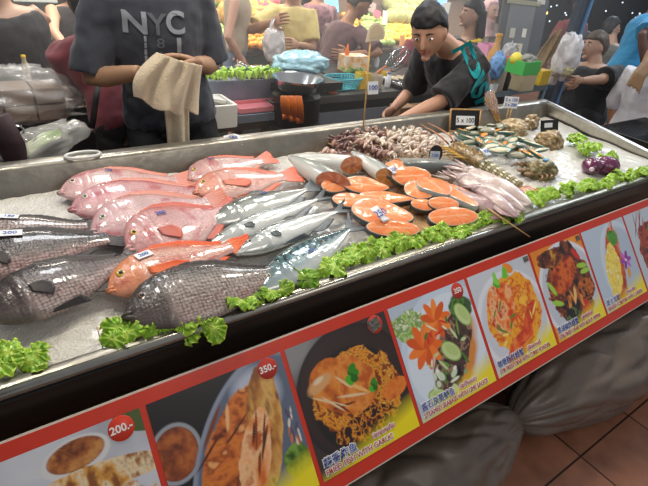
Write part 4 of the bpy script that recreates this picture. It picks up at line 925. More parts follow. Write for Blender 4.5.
g = G(); g.prism([(.012+6.5*u*cos(a), H+3.5*u+6.5*u*1.2*sin(a)) for a in [pi*i/14-.25 for i in range(15)]]+[(-.015, H-.005)], .003, .006); build('fan_inset', g, mat('pale_wood_inset', 'c4b698', .6), rt, local=True, smooth=False)
g = G(); g.box((5*u, H*.42, .007), (10.5*u, 12*u, .001), Matrix.Rotation(.12, 3, 'Z')); cd_ = build('price_card', g, cardw, rt, local=True, smooth=False); text('100', 6.2*u, Matrix.Translation((5*u, H*.42, .0084)) @ Matrix.Rotation(.12, 4, 'Z'), ink, cd_, 'price_lettering', align='CENTER', off=.0006)
# framed black board
B = ice(464, 134, 0); M = facing(B, .2, .12); D = (B-CAM).dot(_fw); u = D/FOC
rt = root('framed_price_board', 'black price board in a wooden frame standing behind the mussels', 'price sign', M=M)
w_, h_ = 33*u, 21*u
g = G(); g.box((0, h_*.62, 0), (w_, h_, .006)); bd = build('board', g, slate, rt, local=True, smooth=False)
for x0, y0, x1, y1 in ((-.5, .12, -.5, 1.12), (.5, .12, .5, 1.12), (-.5, 1.12, .5, 1.12), (-.5, .12, .5, .12)): 
    g = G(); g.tube([(x0*w_, y0*h_, .002), (x1*w_, y1*h_, .002)], .005, 8); build('frame_bar', g, woodd, rt, local=True)
g = G(); g.tube([(-.5*w_, .15*h_, 0), (-.44*w_, -.35*h_, .03), (-.3*w_, -.7*h_, .06)], .004, 8); build('leg', g, woodd, rt, local=True)
g = G(); g.box((0, h_*.62, .0045), (w_*.62, h_*.42, .001)); lb_ = build('paper_label', g, cardw, rt, local=True, smooth=False); text('5 x 100', 6.5*u, Matrix.Translation((0, h_*.62, .0056)), mat('ink_black', '20242c', .5), lb_, 'price_lettering', align='CENTER', off=.0005)
# white card on two legs
B = ice(506, 124, 0); M = facing(B); D = (B-CAM).dot(_fw); u = D/FOC
rt = root('card_sign', 'white card with two blue price lines on two thin sticks by the rear wall', 'price sign', M=M)
for x in (-.004, .014):
    g = G(); g.tube([(x, -.01, 0), (x, 16*u, 0)], .003, 8); build('stick', g, wood, rt, local=True)
g = G(); g.box((0, 21*u, .004), (15*u, 11*u, .001)); c_ = build('price_card', g, cardw, rt, local=True, smooth=False)
text('2 x 150', 4.2*u, Matrix.Translation((0, 23.4*u, .0054)), ink, c_, 'price_lettering', align='CENTER', off=.0004); text('3 x 200', 4.2*u, Matrix.Translation((0, 18.6*u, .0054)), ink, c_, 'price_lettering', align='CENTER', off=.0004)
# black label by oyster, black oval sign
B = ice(549, 138, 0); M = facing(B, .2, .3); D = (B-CAM).dot(_fw); u = D/FOC
rt = root('black_price_board', 'small black price board half hidden behind the large brown oyster', 'price sign', M=M)
g = G(); g.box((0, 12*u, 0), (24*u, 11*u, .004)); b_ = build('board', g, slate, rt, local=True, smooth=False); g = G(); g.box((-2*u, 12.5*u, .003), (11*u, 4.5*u, .001)); build('paper_label', g, cardw, rt, local=True, smooth=False)
g = G(); g.tube([(0, -.02, 0), (0, 8*u, 0)], .003, 8); build('stick', g, wood, rt, local=True)
B = ice(434, 164, 0); M = facing(B); D = (B-CAM).dot(_fw); u = D/FOC
rt = root('oval_price_sign', 'small black oval sign with a grey 100 label beside the squid skewers', 'price sign', M=M)
g = G(); g.prism([(7*u*cos(a), 10*u+9*u*sin(a)) for a in [2*pi*i/28 for i in range(28)]], -.002, .002); b_ = build('board', g, slate, rt, local=True, smooth=False)
g = G(); g.box((-1*u, 8.5*u, .003), (10*u, 9*u, .001)); l_ = build('paper_label', g, mat('label_grey', 'b9c2cc', .5), rt, local=True, smooth=False); text('100', 5.2*u, Matrix.Translation((-1*u, 8.5*u, .0042)), ink, l_, 'price_lettering', align='CENTER', off=.0004)
def stick(a, b, la, lb, rad, label, name='skewer_stick', cat='skewer', group=None, m=None):
    g = G(); A = ice(*a, la); B_ = ice(*b, lb); g.tube([A, A.lerp(B_, .5), B_], [rad, rad, rad*.45], 8); return build(name, g, m or wood, label=label, cat=cat, group=group)
stick((487, 208), (530, 237), .05, .02, .0028, 'long bamboo skewer poking out over the front lip from the squid')
stick((97, 327), (103, 349), .035, .0, .0013, 'lone toothpick stuck in the bare ice at the left', 'toothpick', 'toothpick')
stick((302, 256), (306, 270), .05, .0, .0013, 'left of two toothpicks holding the striped mackerel', 'toothpick', 'toothpick')
stick((323, 240), (331, 264), .055, .0, .0013, 'right of two toothpicks holding the striped mackerel', 'toothpick', 'toothpick')
for k, (a, b) in enumerate((((430, 141), (455, 158)), ((446, 147), (470, 160)), ((441, 152), (452, 160)))): stick(a, b, .03, .02, .0025, ['bamboo skewer behind the oval sign, farthest back', 'bamboo skewer lying against the rock lobster legs', 'short bamboo skewer end beside the oval sign'][k])
# paper tags
def tagp(c, wpx, hpx, lift, txt, label, ang=0, m=None, tilt=.5):
    P = ice(*c, lift); D = (P-CAM).dot(_fw); u = D/FOC; Z = V((-.3, -tilt, 1)).normalized(); M = frame(P, V((cos(ang), sin(ang), 0)), Z)
    rt = root('paper_tag', label, 'price tag', M=M)
    g = G(); g.grid(lambda a, b: V(((a-.5)*wpx*u, (b-.5)*hpx*u/.7, .004*sin(a*3+1)*sin(b*4))), 8, 8); build('paper', g, m or cardw, rt, local=True, solid=.0006)
    text(txt, hpx*u*.8, Matrix.Translation((0, 0, .0055)), ink, rt, 'price_lettering', align='CENTER', off=.0004); return rt
tagp((380, 214), 11, 14, .075, '250', 'white paper tag lying on the largest salmon fillet', .2)
tagp((393, 170), 10, 7, .075, '250', 'small pale tag on the rear salmon steak', .2)
tagp((486, 152), 11, 7, .10, '900', 'small white tag on the back of the rock lobster', .1)
P = yy(233, 141, .85); M = facing(P, .6)
rt = root('rim_price_label', 'crumpled white price label with blue writing hanging over the rear rim', 'price tag', M=M); u = (P-CAM).dot(_fw)/FOC
g = G(); g.grid(lambda a, b: V(((a-.5)*19*u, (b-.5)*9*u+.01*sin(a*3), .004+.004*sin(a*9+b*3))), 14, 8); build('paper', g, cardw, rt, local=True, solid=.0008); text('150', 6*u, Matrix.Translation((0, .008, .010)), ink, rt, 'price_lettering', align='CENTER', off=.0006)
# skewer packet at the back
P = ice(493, 122, .01)
rt = root('skewer_packet', 'bundle of bamboo skewers in clear pink wrapping standing at the rear wall', 'skewer packet', loc=P); u = (P-CAM).dot(_fw)/FOC
for k in range(8):
    g = G(); x = (k-3.5)*.006; g.tube([P+V((.05+x, .0, 0)), P+V((-.075+x*1.6, .02+.004*(k % 3), .14+.012*(k % 4)))], .0026, 6); build('skewer', g, wood, rt)
g = G(); g.tube([P+V((.005, .005, .05)), P+V((-.04, .02, .11)), P+V((-.08, .03, .17))], [.02, .038, .02], 14, flat=.6); build('wrapper', g, mat('clear_wrap', 'e0c4c8', .2, alpha=.35, coat=.5), rt)
# ------------------------------------------------------------ room shell
dwall = mat('dark_wall', '2a2a30', .8, noise=.5, nscale=1.5)
g = G(); g.box((5, 7.6, 1.6), (24, .1, 3.3)); build('wall_back', g, dwall, kind='structure', smooth=False)
g = G(); g.box((13, 3, 1.6), (.1, 9.3, 3.3)); build('wall_right', g, mat('dark_wall_blue', '1e232c', .8, noise=.4, nscale=2), kind='structure', smooth=False)
g = G(); g.box((-3.5, 3, 1.6), (.1, 9.3, 3.3)); build('wall_left', g, dwall, kind='structure', smooth=False)
def at(px, py, D): return dp(px, py, D)
def pxs(P): return (V(P)-CAM).dot(_fw)/FOC                                # metres per pixel at P
# ------------------------------------------------------------ back counter
blk = mat('black_counter', '1d1a18', .5, noise=.4, nscale=8, bump=.1); ctop = mat('counter_top_grey', '4a4846', .4, noise=.4, nscale=9); bsteel = mat('blue_grey_steel', '8790a0', .35, .4, noise=.25, nscale=8)
wdk = mat('brown_wood', '5a4230', .6, noise=.5, nscale=14, stretch=(1, 1, 8)); stf = mat('styrofoam', 'dcdad2', .8, bump=.2, bscale=200)
rt = root('serving_table', 'dark low table behind the man in the maroon shirt, holding the bag of boxes', 'table', (-.05, 2.0, 0))
g = G(); g.box((-.05, 1.90, .83), (1.6, .42, .04)); build('table_top', g, blk, rt, smooth=False, bevel=.004)
g = G(); g.box((-.05, 2.06, .4), (1.5, .05, .8)); build('back_panel', g, blk, rt, smooth=False)
for x in (-.8, .7):
    for y in (1.74, 2.06): g = G(); g.box((x, y, .41), (.05, .05, .82)); build('leg', g, wdk, rt, smooth=False)
rt = root('cooking_counter', 'long black cooking counter behind the fish tray, under the teal basket and grill', 'counter', (2.4, 2.1, 0))
g = G(); g.box((2.55, 2.08, .80), (1.4, .66, .05)); build('counter_top', g, ctop, rt, smooth=False, bevel=.004)
g = G(); g.box((2.55, 2.11, .39), (1.34, .56, .78)); build('counter_body', g, blk, rt, smooth=False, bevel=.01)
g = G(); g.box((2.55, 1.80, .64), (1.3, .02, .12)); build('front_rail', g, bsteel, rt, smooth=False, bevel=.003)
for x in (2.05, 2.38, 2.71, 3.04): g = G(); g.box((x, 1.82, .42), (.31, .02, .34)); build('front_panel', g, mat('panel_dark', '26211e', .45), rt, smooth=False, bevel=.004)
rt = root('wooden_table', 'brown wooden table under the white foam box', 'table', (1.1, 1.9, 0))
g = G(); g.box((1.12, 1.95, .70), (.75, .5, .05)); build('table_top', g, wdk, rt, smooth=False, bevel=.003)
for x in (.78, 1.46):
    for y in (1.74, 2.16): g = G(); g.box((x, y, .34), (.06, .06, .68)); build('leg', g, wdk, rt, smooth=False, bevel=.003)
# steel display tray with lettuce on the table
P = at(238, 95, 2.9)
rt = root('steel_display_tray', 'blue grey steel tray of lettuce and shellfish on the back table', 'tray', (1.28, 1.98, .73))
g = G(); x0, x1, y0, y1, z0, z1 = .92, 1.72, 1.86, 2.2, .80, .93
g.box(((x0+x1)/2, y0, (z0+z1)/2), (x1-x0, .012, z1-z0)); g.box(((x0+x1)/2, y1, (z0+z1)/2), (x1-x0, .012, z1-z0)); g.box((x0, (y0+y1)/2, (z0+z1)/2), (.012, y1-y0, z1-z0)); g.box((x1, (y0+y1)/2, (z0+z1)/2), (.012, y1-y0, z1-z0)); g.box(((x0+x1)/2, (y0+y1)/2, z1-.05), (x1-x0, y1-y0, .01))
build('tray_shell', g, bsteel, rt, smooth=False, bevel=.002)
g = G(); g.box(((x0+x1)/2, (y0+y1)/2, .765), (x1-x0-.1, y1-y0-.1, .07)); build('tray_foot', g, bsteel, rt, smooth=False)
g = G(); rr_ = random.Random(4)
for i in range(46): g.ell((rr_.uniform(x0+.05, x1-.2), rr_.uniform(y0+.08, y1-.05), z1-.02+rr_.uniform(0, .05)), (.03, .018, .012), M=Matrix.Rotation(rr_.uniform(0, 3), 3, 'Z'), nu=10, nv=6, col=S(rr_.choice(['a09484', 'c8beb0', '7a6c60', 'd8d0c4', '8e9aa0'])))
build('shellfish_pile', g, mat('pile_vc', vc=True, rough=.35, coat=.3), label='mixed shellfish heaped in the steel tray behind the towel', cat='shellfish', kind='stuff')
for i, x in enumerate((.98, 1.12, 1.26, 1.4, 1.54, 1.66)):
    P = V((x, 1.885, .935)); rt = root('lettuce_clump', ['lettuce at the left end of the steel tray behind the towel', 'second lettuce from the left in the back tray', 'lettuce left of centre in the back tray', 'lettuce right of centre in the back tray', 'lettuce in front of the shiny spoon in the back tray', 'lettuce at the right end of the back tray by the bowl'][i], 'lettuce', loc=P, group='lettuce along the steel tray on the back table')
    for q in range(4):
        sd = i*7+q*3.3; a0 = q*1.6+i; g = G()
        def P_(u, v): th = a0+(u-.5)*2*(.4+v); r_ = .07*(.1+.9*v); return V((cos(th)*r_*1.1, sin(th)*r_*.6, .02+.02*q*.3+.03*v*sin(u*24+sd)*v+.02*(1-v)))
        g.grid(P_, 26, 6, col=lambda u, v: mixc(S('8fc23a'), S('b8dc5c'), v)); build('leaf', g, let_m, rt, local=True, solid=.001)
sil = mat('polished_steel', 'c8c8c8', .15, 1)
P = V((1.52, 2.0, .97)); g = G(); g.ell(P, (.06, .035, .012), nu=20, nv=8); g.tube([P+V((-.05, 0, 0)), P+V((-.12, .02, .03))], .006, 8); build('serving_spoon', g, sil, label='large shiny spoon lying on the back tray of lettuce', cat='spoon')
# foam box
rt = root('foam_box', 'white foam box with its lid ajar on the brown wooden table', 'box', (1.0, 1.82, .73))
C0 = at(221, 101, 2.75); 
def obox(c, s, t=.012):
    g = G(); x, y, z = s; g.box(c+V((0, -y/2, 0)), (x, t, z)); g.box(c+V((0, y/2, 0)), (x, t, z)); g.box(c+V((-x/2, 0, 0)), (t, y, z)); g.box(c+V((x/2, 0, 0)), (t, y, z)); g.box(c+V((0, 0, -z/2+t/2)), (x, y, t)); return g
c0 = V((1.02, 1.72, .80)); build('box_body', obox(c0, (.34, .22, .13), .02), stf, rt, smooth=False, bevel=.004)
g = G(); g.box(c0+V((.05, .05, .075)), (.22, .12, .02), Matrix.Rotation(.25, 3, 'Y')); build('lid', g, stf, rt, smooth=False, bevel=.003)
# pink tray
rt = root('pink_tray', 'pink plastic tray beside the white foam box', 'tray', (1.40, 1.76, .73)); pkm = mat('pink_plastic', 'd9828a', .4)
build('tray_body', obox(V((1.40, 1.76, .80)), (.30, .16, .03), .008), pkm, rt, smooth=False, bevel=.002)
g = G(); g.box((1.40, 1.76, .755), (.34, .19, .05)); build('grey_crate', g, bsteel, label='grey blue crate under the pink tray', cat='crate', smooth=False, bevel=.003)
# pot and bowl
P = V((1.62, 1.66, .69)); rt = root('steel_bowl', 'wide shiny steel bowl on the black pot in the middle', 'bowl', P+V((0, 0, .19)))
g = G(); g.lathe([(.001, .20), (.07, .2), (.12, .235), (.148, .285), (.158, .292), (.158, .287), (.15, .28), (.122, .228), (.07, .192), (.001, .192)], P, 40); build('bowl_body', g, sil, rt, angle=60)
rt = root('black_pot', 'black stock pot beneath the steel bowl', 'pot', P+V((0, 0, -.0))); g = G(); g.lathe([(.001, 0), (.12, 0), (.145, .03), (.15, .19), (.001, .19)], P, 36); build('pot_body', g, mat('black_enamel', '15140f', .35), rt, angle=50)
g = G(); g.tube([P+V((-.15, -.03, .15)), P+V((-.185, -.04, .16)), P+V((-.185, .04, .16)), P+V((-.15, .03, .15))], .007, 8); build('handle', g, blk, rt)
rt = root('stool', 'dark stool carrying the black pot', 'stool', (P.x, P.y, 0)); g = G(); g.lathe([(.001, .66), (.17, .66), (.17, .695), (.001, .695)], (P.x, P.y, 0), 28); build('seat', g, blk, rt, angle=40)
for sx in (-1, 1):
    for sy in (-1, 1): g = G(); g.tube([(P.x+sx*.1, P.y+sy*.1, .66), (P.x+sx*.14, P.y+sy*.14, 0)], .014, 8); build('leg', g, blk, rt)
# orange gloves hanging
og = mat('orange_rubber', 'c8681e', .4, noise=.2)
for i, (px_, lab) in enumerate(((287, 'left of the three orange rubber gloves hanging under the bowl'), (294, 'middle orange rubber glove hanging under the bowl'), (301, 'right orange rubber glove hanging under the bowl'))):
    a = yy(px_-3, 96, 1.47); b = yy(px_-1, 115+i*2, 1.47); g = G(); g.tube([a, a.lerp(b, .45), b], [.022, .027, .025], 14, flat=.35, pw=.8)
    for k in range(4): q = b+V(((k-1.5)*.012, 0, .005)); g.tube([q, q+V((0, 0, -.03))], .006, 6)
    build('rubber_glove', g, og, label=lab, cat='glove', group='orange rubber gloves hanging under the bowl')
# blue plastic bag
def crumple(name, c, r, m, label, cat, seed, parent=None, amp=.3, f=2.2, **kw):
    g = G(); g.ell(c, r, nu=56, nv=36, f=lambda p, d: p*(1+amp*mn.noise(d*f+V((seed, 0, 0)))+amp*.6*abs(mn.noise(d*f*2.6+V((0, seed, 0))))+amp*.25*mn.noise(d*f*7)))
    return build(name, g, m, parent, label=label, cat=cat, **kw)
bagb = mat('blue_plastic', 'a4d2e0', .25, alpha=.92, coat=.6); bagw = mat('clear_plastic', 'e8e6e2', .15, alpha=.3, coat=.8, bump=.5, bscale=25); bagw2 = mat('white_plastic', 'e6dedc', .3, alpha=.8, coat=.4)
P = at(301, 62, 3.15); crumple('blue_plastic_bag', P+V((0, 0, -.01)), (.19, .12, .075), bagb, 'pale blue plastic bag bulging behind the steel bowl', 'bag', 3, amp=.25)
g = G(); g.box((P.x, P.y, (P.z-.09)-.04), (.5, .3, .05)); 
rt = root('side_shelf', 'narrow dark shelf under the pale blue plastic bag', 'shelf', (P.x, P.y, 0)); build('shelf_top', g, blk, rt, smooth=False)
for sx in (-.2, .2): g = G(); g.box((P.x+sx, P.y+.1, (P.z-.13)/2), (.04, .04, P.z-.13)); build('leg', g, blk, rt, smooth=False)
# teal basket
tl = mat('teal_plastic', '3aa7b4', .35); CZ = .826
P = zz(342, 89, CZ+.0); rt = root('teal_basket', 'teal plastic basket on the black cooking counter', 'basket', P)
g = G(); n = 40
for j in range(6):
    z = .012+j*.014; w_ = .085+.006*j; pts = [P+V((w_*1.15*math.copysign(abs(cos(2*pi*k/n))**.5, cos(2*pi*k/n)), w_*.75*math.copysign(abs(sin(2*pi*k/n))**.5, sin(2*pi*k/n)), z)) for k in range(n+1)]; g.tube(pts, .006 if j == 5 else .004, 6)
build('basket_weave', g, tl, rt); g = G(); g.box(P+V((0, 0, .008)), (.18, .12, .008)); build('basket_base', g, tl, rt, smooth=False); 
g = G()
for k in range(26): a = 2*pi*k/26; g.tube([P+V((.095*math.copysign(abs(cos(a))**.5, cos(a)), .062*math.copysign(abs(sin(a))**.5, sin(a)), .012)), P+V((.122*math.copysign(abs(cos(a))**.5, cos(a)), .08*math.copysign(abs(sin(a))**.5, sin(a)), .08))], .0035, 5)
build('basket_ribs', g, tl, rt, kind='stuff')
P = zz(331, 93, CZ); g = G(); g.ell(P+V((0, -.02, .01)), (.035, .02, .01), nu=18, nv=8, f=lambda p, d: p*(1+.2*mn.noise(d*3))); build('orange_sponge', g, mat('orange_sponge', 'e0713a', .8), label='orange sponge beside the teal basket', cat='sponge')
# tubs, jars and bottles on the counter
ylw = mat('yellow_plastic', 'd8b53a', .35); clr = mat('jar_plastic', 'c9c2b0', .2, alpha=.7, coat=.5); cbl = mat('blue_cap', '2c5cae', .35); wpl = mat('white_plastic_bottle', 'd9dde2', .35)
def tub(name, px_, py_, w_, h_, m, label, cat='tub', z=CZ, sq=False, cap=None, fill=None, y=None, neck=0):
    P = zz(px_, py_, z) if y is None else yy(px_, py_, y); u = pxs(P); r = w_*u/2; H = h_*u/.86
    rt = root(name, label, cat, P); g = G()
    if sq: build('body', obox(P+V((0, 0, H/2)), (2*r, 1.6*r, H), .004), m, rt, smooth=False, bevel=.002)
    else: g.lathe([(.001, 0), (r*.9, 0), (r, .01), (r, H*(.7 if neck else 1)), (r*(neck or .93), H*(.85 if neck else 1.0)), (r*(neck or .93), H)]+([(.001, H)] if neck else [(r*.9, H*.2), (.001, H*.2)]), P, 26); build('body', g, m, rt, angle=50)
    if cap: g = G(); rc = r*(neck or 1)*1.1; g.lathe([(.001, H), (rc, H), (rc, H+rc*.7), (rc*.8, H+rc*.9), (.001, H+rc*.9)], P, 24); build('cap', g, cap, rt, angle=50)
    if fill: g = G(); g.box(P+V((0, 0, H*.4)), (1.9*r, 1.5*r, H*.7)) if sq else g.lathe([(.001, .01), (r*.85, .01), (r*.85, H*.6), (.001, H*.62)], P, 20); build('contents', g, fill, rt, smooth=not sq)
    return rt
amber = mat('amber_sauce', 'b8862c', .3); 
tub('yellow_tub', 361, 88, 12, 13, ylw, 'yellow square tub right of the teal basket', sq=True); tub('glass_jar', 375, 88, 13, 11, clr, 'clear jar between the yellow tub and the blue capped bottle', cat='jar', fill=amber)
tub('yellow_tub', 381, 80, 11, 7, ylw, 'small yellow bowl behind the clear jar'); tub('sauce_bottle', 387, 87, 6, 11, wpl, 'small white bottle with a blue cap by the grill', cat='bottle', cap=cbl, neck=.5)
tub('sauce_bottle', 376, 67, 5, 9, wpl, 'white bottle with a blue cap next to the round fan top of the stick sign', cat='bottle', z=.85, cap=cbl, neck=.5)
# grill with skewered fish
P = zz(409, 84, CZ+.005); rt = root('charcoal_grill', 'black charcoal grill at the rear, just left of the seated cook', 'grill', P)
g = G(); g.box(P+V((0, 0, .012)), (.42, .26, .03)); build('fire_box', g, blk, rt, smooth=False, bevel=.004)
g = G()
for k in range(14): g.tube([P+V((-.2, -.12+.0185*k, .032)), P+V((.2, -.12+.0185*k, .032))], .002, 5)
build('grate', g, sil, rt)
for k in range(10): g = G(); x = -.17+.036*k; g.ell(P+V((x, .0+.04*(k % 2), .045)), (.014, .045, .01), M=Matrix.Rotation(.3, 3, 'Z'), nu=14, nv=8, f=lambda p, d: p*(1+.15*mn.noise(d*3))); build('grilled_fish', g, mat('grilled_fish', 'c9b89a', .5, noise=.5, nscale=50), label='small pale fish cooking on the charcoal grill', cat='fish', group='small fish on the charcoal grill')
# wire grilling baskets leaning over the grill
for i, (a, b, w_) in enumerate((((386, 66), (407, 49), .05), ((391, 70), (411, 52), .045))):
    A = yy(*a, 2.05+.05*i); B = yy(*b, 2.15+.05*i); X = (B-A).normalized(); side = X.cross(V((0, -1, .2))).normalized(); rt = root('grilling_basket', ['wire grilling basket leaning over the grill, farther left', 'dark wire grilling basket leaning over the grill, nearer the cook'][i], 'grilling basket', A)
    L_ = (B-A).length; g = G(); pts = [A+X*(L_*(.5-.5*cos(2*pi*k/30)))+side*(w_*sin(2*pi*k/30)) for k in range(31)]; g.tube(pts, .005, 6); build('rim', g, blk if i else sil, rt)
    g = G()
    for k in range(1, 9): t = k/9; h_ = w_*math.sqrt(max(0, 1-(2*t-1)**2)); c = A+X*L_*t; g.tube([c-side*h_, c+side*h_], .0025, 5)
    build('wires', g, sil, rt); g = G(); g.tube([A, A-X*.16], [.008, .011], 8); build('handle', g, mat('red_handle', 'b0603a', .5), rt)
# floral box, orange flame cone, green net, small things behind
P = zz(352, 70, .86); u = pxs(P); rt = root('patterned_box', 'white box patterned with orange and yellow flowers at the rear of the counter', 'box', P)
g = G(); g.box(P+V((0, 0, 7*u)), (26*u, .12, 15*u), Matrix.Rotation(-.1, 3, 'Z')); build('box_body', g, mat('floral_card', 'e8e2d6', .5, col2='e09a2c', nscale=26), rt, smooth=False, bevel=.002)
g = G(); g.box((P.x, P.y+.05, .843), (.6, .35, .03)); build('counter_riser', g, blk, label='black riser board at the rear of the cooking counter', cat='riser', smooth=False)
P2 = P+V((-.07, .0, 15*u)); g = G(); g.lathe([(.018, 0), (.015, .03), (.004, .075), (.001, .08)], P2, 14); build('orange_cone', g, mat('orange_cone', 'f07020', .4), label='small bright orange cone on the patterned box', cat='cone')
g = G(); g.tube([yy(371, 64, 2.4), yy(377, 50, 2.4)], [.006, .008], 8); build('ladle_handle', g, sil, label='grey ladle handle sticking up behind the fan topped sign', cat='ladle')
P = zz(345, 69, .862); g = G(); rr_ = random.Random(9)
for k in range(40): a = P+V((rr_.uniform(-.1, .1), rr_.uniform(-.14, -.05), rr_.uniform(0, .02))); g.tube([a, a+V((rr_.uniform(-.04, .04), rr_.uniform(-.02, .02), rr_.uniform(0, .03)))], .004, 5, col=S(rr_.choice(['6fae3a', '8cc85a', '4e8a28'])))
build('chopped_greens', g, mat('pile_vc', vc=True), label='chopped green herbs in front of the patterned box', cat='herbs', kind='stuff')
# boxes under counter by the cook
for i, (px_, py_, s_) in enumerate(((402, 112, .16), (418, 112, .12))):
    P = yy(px_, py_, 1.62); g = G(); g.box(P+V((0, 0, -.02)), (s_, .12, .14)); build('cardboard_box', g, mat('cardboard', '8a6848', .7, noise=.3), label=['brown cardboard box left of the cook\'s arm', 'small brown box right beside the cook\'s arm'][i], cat='box', smooth=False, bevel=.003)

# ------------------------------------------------------------ things on the left table
P = zz(30, 120, .855); cb = mat('brown_card', 'a08876', .6, noise=.2, nscale=14)
for i in range(3):
    for j in range(2): g = G(); g.box(P+V((-.16+.125*i*1.0, .02, .045+.075*j)), (.118, .16, .068), Matrix.Rotation(.06, 3, 'Z')); build('food_box', g, cb, label='brown food box stacked inside the clear plastic bag', cat='box', group='brown food boxes inside the clear bag', smooth=False, bevel=.004)
crumple('clear_bag', P+V((-.03, .03, .105)), (.27, .16, .115), bagw, 'big crinkled clear plastic bag around brown boxes at the left', 'bag', 8, amp=.3, f=3)
rt = tub('squeeze_bottle', 29, 84, 7, 22, mat('oil_bottle', 'd8c9a8', .2, alpha=.8), 'slim bottle with a yellow cap behind the clear bag', cat='bottle', z=.9, cap=mat('yellow_cap', 'e8bf20', .35), neck=.6)
g = G(); q = MW[rt.name].translation; g.box((q.x, q.y, .875), (.12, .12, .05)); build('tin_box', g, cb, label='brown tin under the slim yellow capped bottle', cat='tin', smooth=False)
P = zz(76, 105, .853); rt = root('food_plate', 'white plate with scraps of food beside the maroon shirt', 'plate', P); g = G(); g.lathe([(.001, .004), (.07, .004), (.095, .016), (.097, .013), (.07, 0), (.001, 0)], P, 32); build('plate', g, mat('white_ceramic', 'dfdcd4', .2, coat=.5), rt)
g = G()
for k in range(14): a = random.uniform(0, 6.28); q = random.uniform(0, .05); g.ell(P+V((q*cos(a), q*sin(a), .014)), (.016, .011, .009), nu=10, nv=6, col=S(random.choice(['8a6a4a', 'c8a880', '5a3c2a'])))
build('food_scraps', g, mat('pile_vc', vc=True), rt, label='brown food scraps')
for i, (px_, py_, c_) in enumerate(((57, 97, 'd8c020'), (52, 90, 'c8442a'), (49, 86, 'd86a2a'))):
    P = zz(px_, py_, .87); g = G(); g.box(P, (.05, .02, .03), Matrix.Rotation(.5, 3, 'Y')); build('snack_packet', g, mat('packet'+str(i), c_, .35), label=['yellow packet by the white plate', 'red packet behind the clear bag', 'orange packet behind the clear bag'][i], cat='packet', smooth=False, bevel=.004)
# spring onions in a bag, tongs, dark bag strap at the far left
A = yy(22, 156, 1.0); B = yy(60, 134, 1.12); rt = root('spring_onion_bag', 'clear bag of spring onions behind the rear rim at left', 'bag', (A.x, A.y, A.z-.08))
for k in range(6): g = G(); o_ = V((.0, .008*k-.02, .006*(k % 3))); g.tube([A+o_, A.lerp(B, .6)+o_+V((0, 0, .01)), B+o_*.6], [.011, .009, .006], 8, col=lambda t, u: mixc(S('e8ecd8'), S('7aa830'), t*1.3)); build('spring_onion', g, mat('onion_vc', vc=True, rough=.35), rt)
g = G(); g.ell(A.lerp(B, .42), (.17, .07, .06), M=Matrix.Rotation(-.32, 3, 'Y'), nu=40, nv=24, f=lambda p, d: p*(1+.3*mn.noise(d*2.6)+.12*mn.noise(d*7))); build('wrapper', g, bagw, rt)
P = yy(16, 131, 1.05); rt = root('scissors', 'scissor handle loop beside the spring onions', 'scissors', P)
for s in (0, 1):
    g = G(); c = P+V((.03*s, 0, -.03*s)); g.tube([c+V((.025*cos(a), .0, .018*sin(a))) for a in [2*pi*k/20 for k in range(21)]], .0035, 6); build('handle_loop', g, sil, rt)
g = G(); g.tube([P+V((.02, 0, -.03)), P+V((.07, .02, -.12))], [.006, .002], 6); build('blade', g, sil, rt)
g = G(); A = yy(-6, 118, 1.02); B = yy(14, 168, .99); g.tube([A, A.lerp(B, .5)+V((.02, 0, 0)), B+V((0, .02, -.1)), V((B.x, B.y+.05, .4)), V((B.x, B.y+.08, .0))], [.06, .05, .05, .08, .1], 16, flat=.6); build('dark_cloth_bag', g, mat('plum_cloth', '3c2a30', .7, noise=.4), label='dark plum cloth bundle at the far left edge behind the rim', cat='cloth bundle')
P = V((.28, .87, .974)); P = zz(83, 156, .972); g = G(); g.tube([P+V((.055*cos(a), .028*sin(a), .004)) for a in [2*pi*k/30 for k in range(31)]], .0055, 8); build('plastic_lid_ring', g, mat('white_ring', 'dadcd8', .3, alpha=.85), label='oval white plastic ring lying on the rear rim', cat='lid')

# ------------------------------------------------------------ fruit stand
gnc = mat('stand_green_cloth', '2a3a30', .7); 
FY0, FZ0, FY1, FZ1 = 3.25, .83, 4.25, 1.28
rt = root('fruit_stand', 'long sloping fruit stand with a dark green front across the background', 'stand', (3.2, 3.6, 0))
sl_ = math.atan2(FZ1-FZ0, FY1-FY0)
g = G(); g.box((3.85, (FY0+FY1)/2, (FZ0+FZ1)/2-.03), (4.5, 1.12, .04), Matrix.Rotation(sl_, 3, 'X')); build('sloping_shelf', g, wdk, rt, smooth=False)
g = G(); g.box((3.85, FY0, .38), (4.5, .04, .78)); build('front_cloth', g, gnc, rt, smooth=False); g = G(); g.box((3.85, 4.32, .95), (4.5, .04, 1.9)); build('back_board', g, mat('stand_back', '5a5a4a', .7, noise=.5, nscale=6), rt, smooth=False)
g = G(); g.box((3.85, 4.2, 1.34), (4.5, .2, .03)); build('upper_shelf', g, wdk, rt, smooth=False)
def on_stand(px_, py_, h=0):
    d = ray(px_, py_); k = (FZ1-FZ0)/(FY1-FY0); a = FZ0-k*FY0+h; t = (a+k*CAM.y-CAM.z)/(d.z-k*d.y); P = CAM+d*t
    return P if P.y < 4.2 else yy(px_, py_, 4.15)
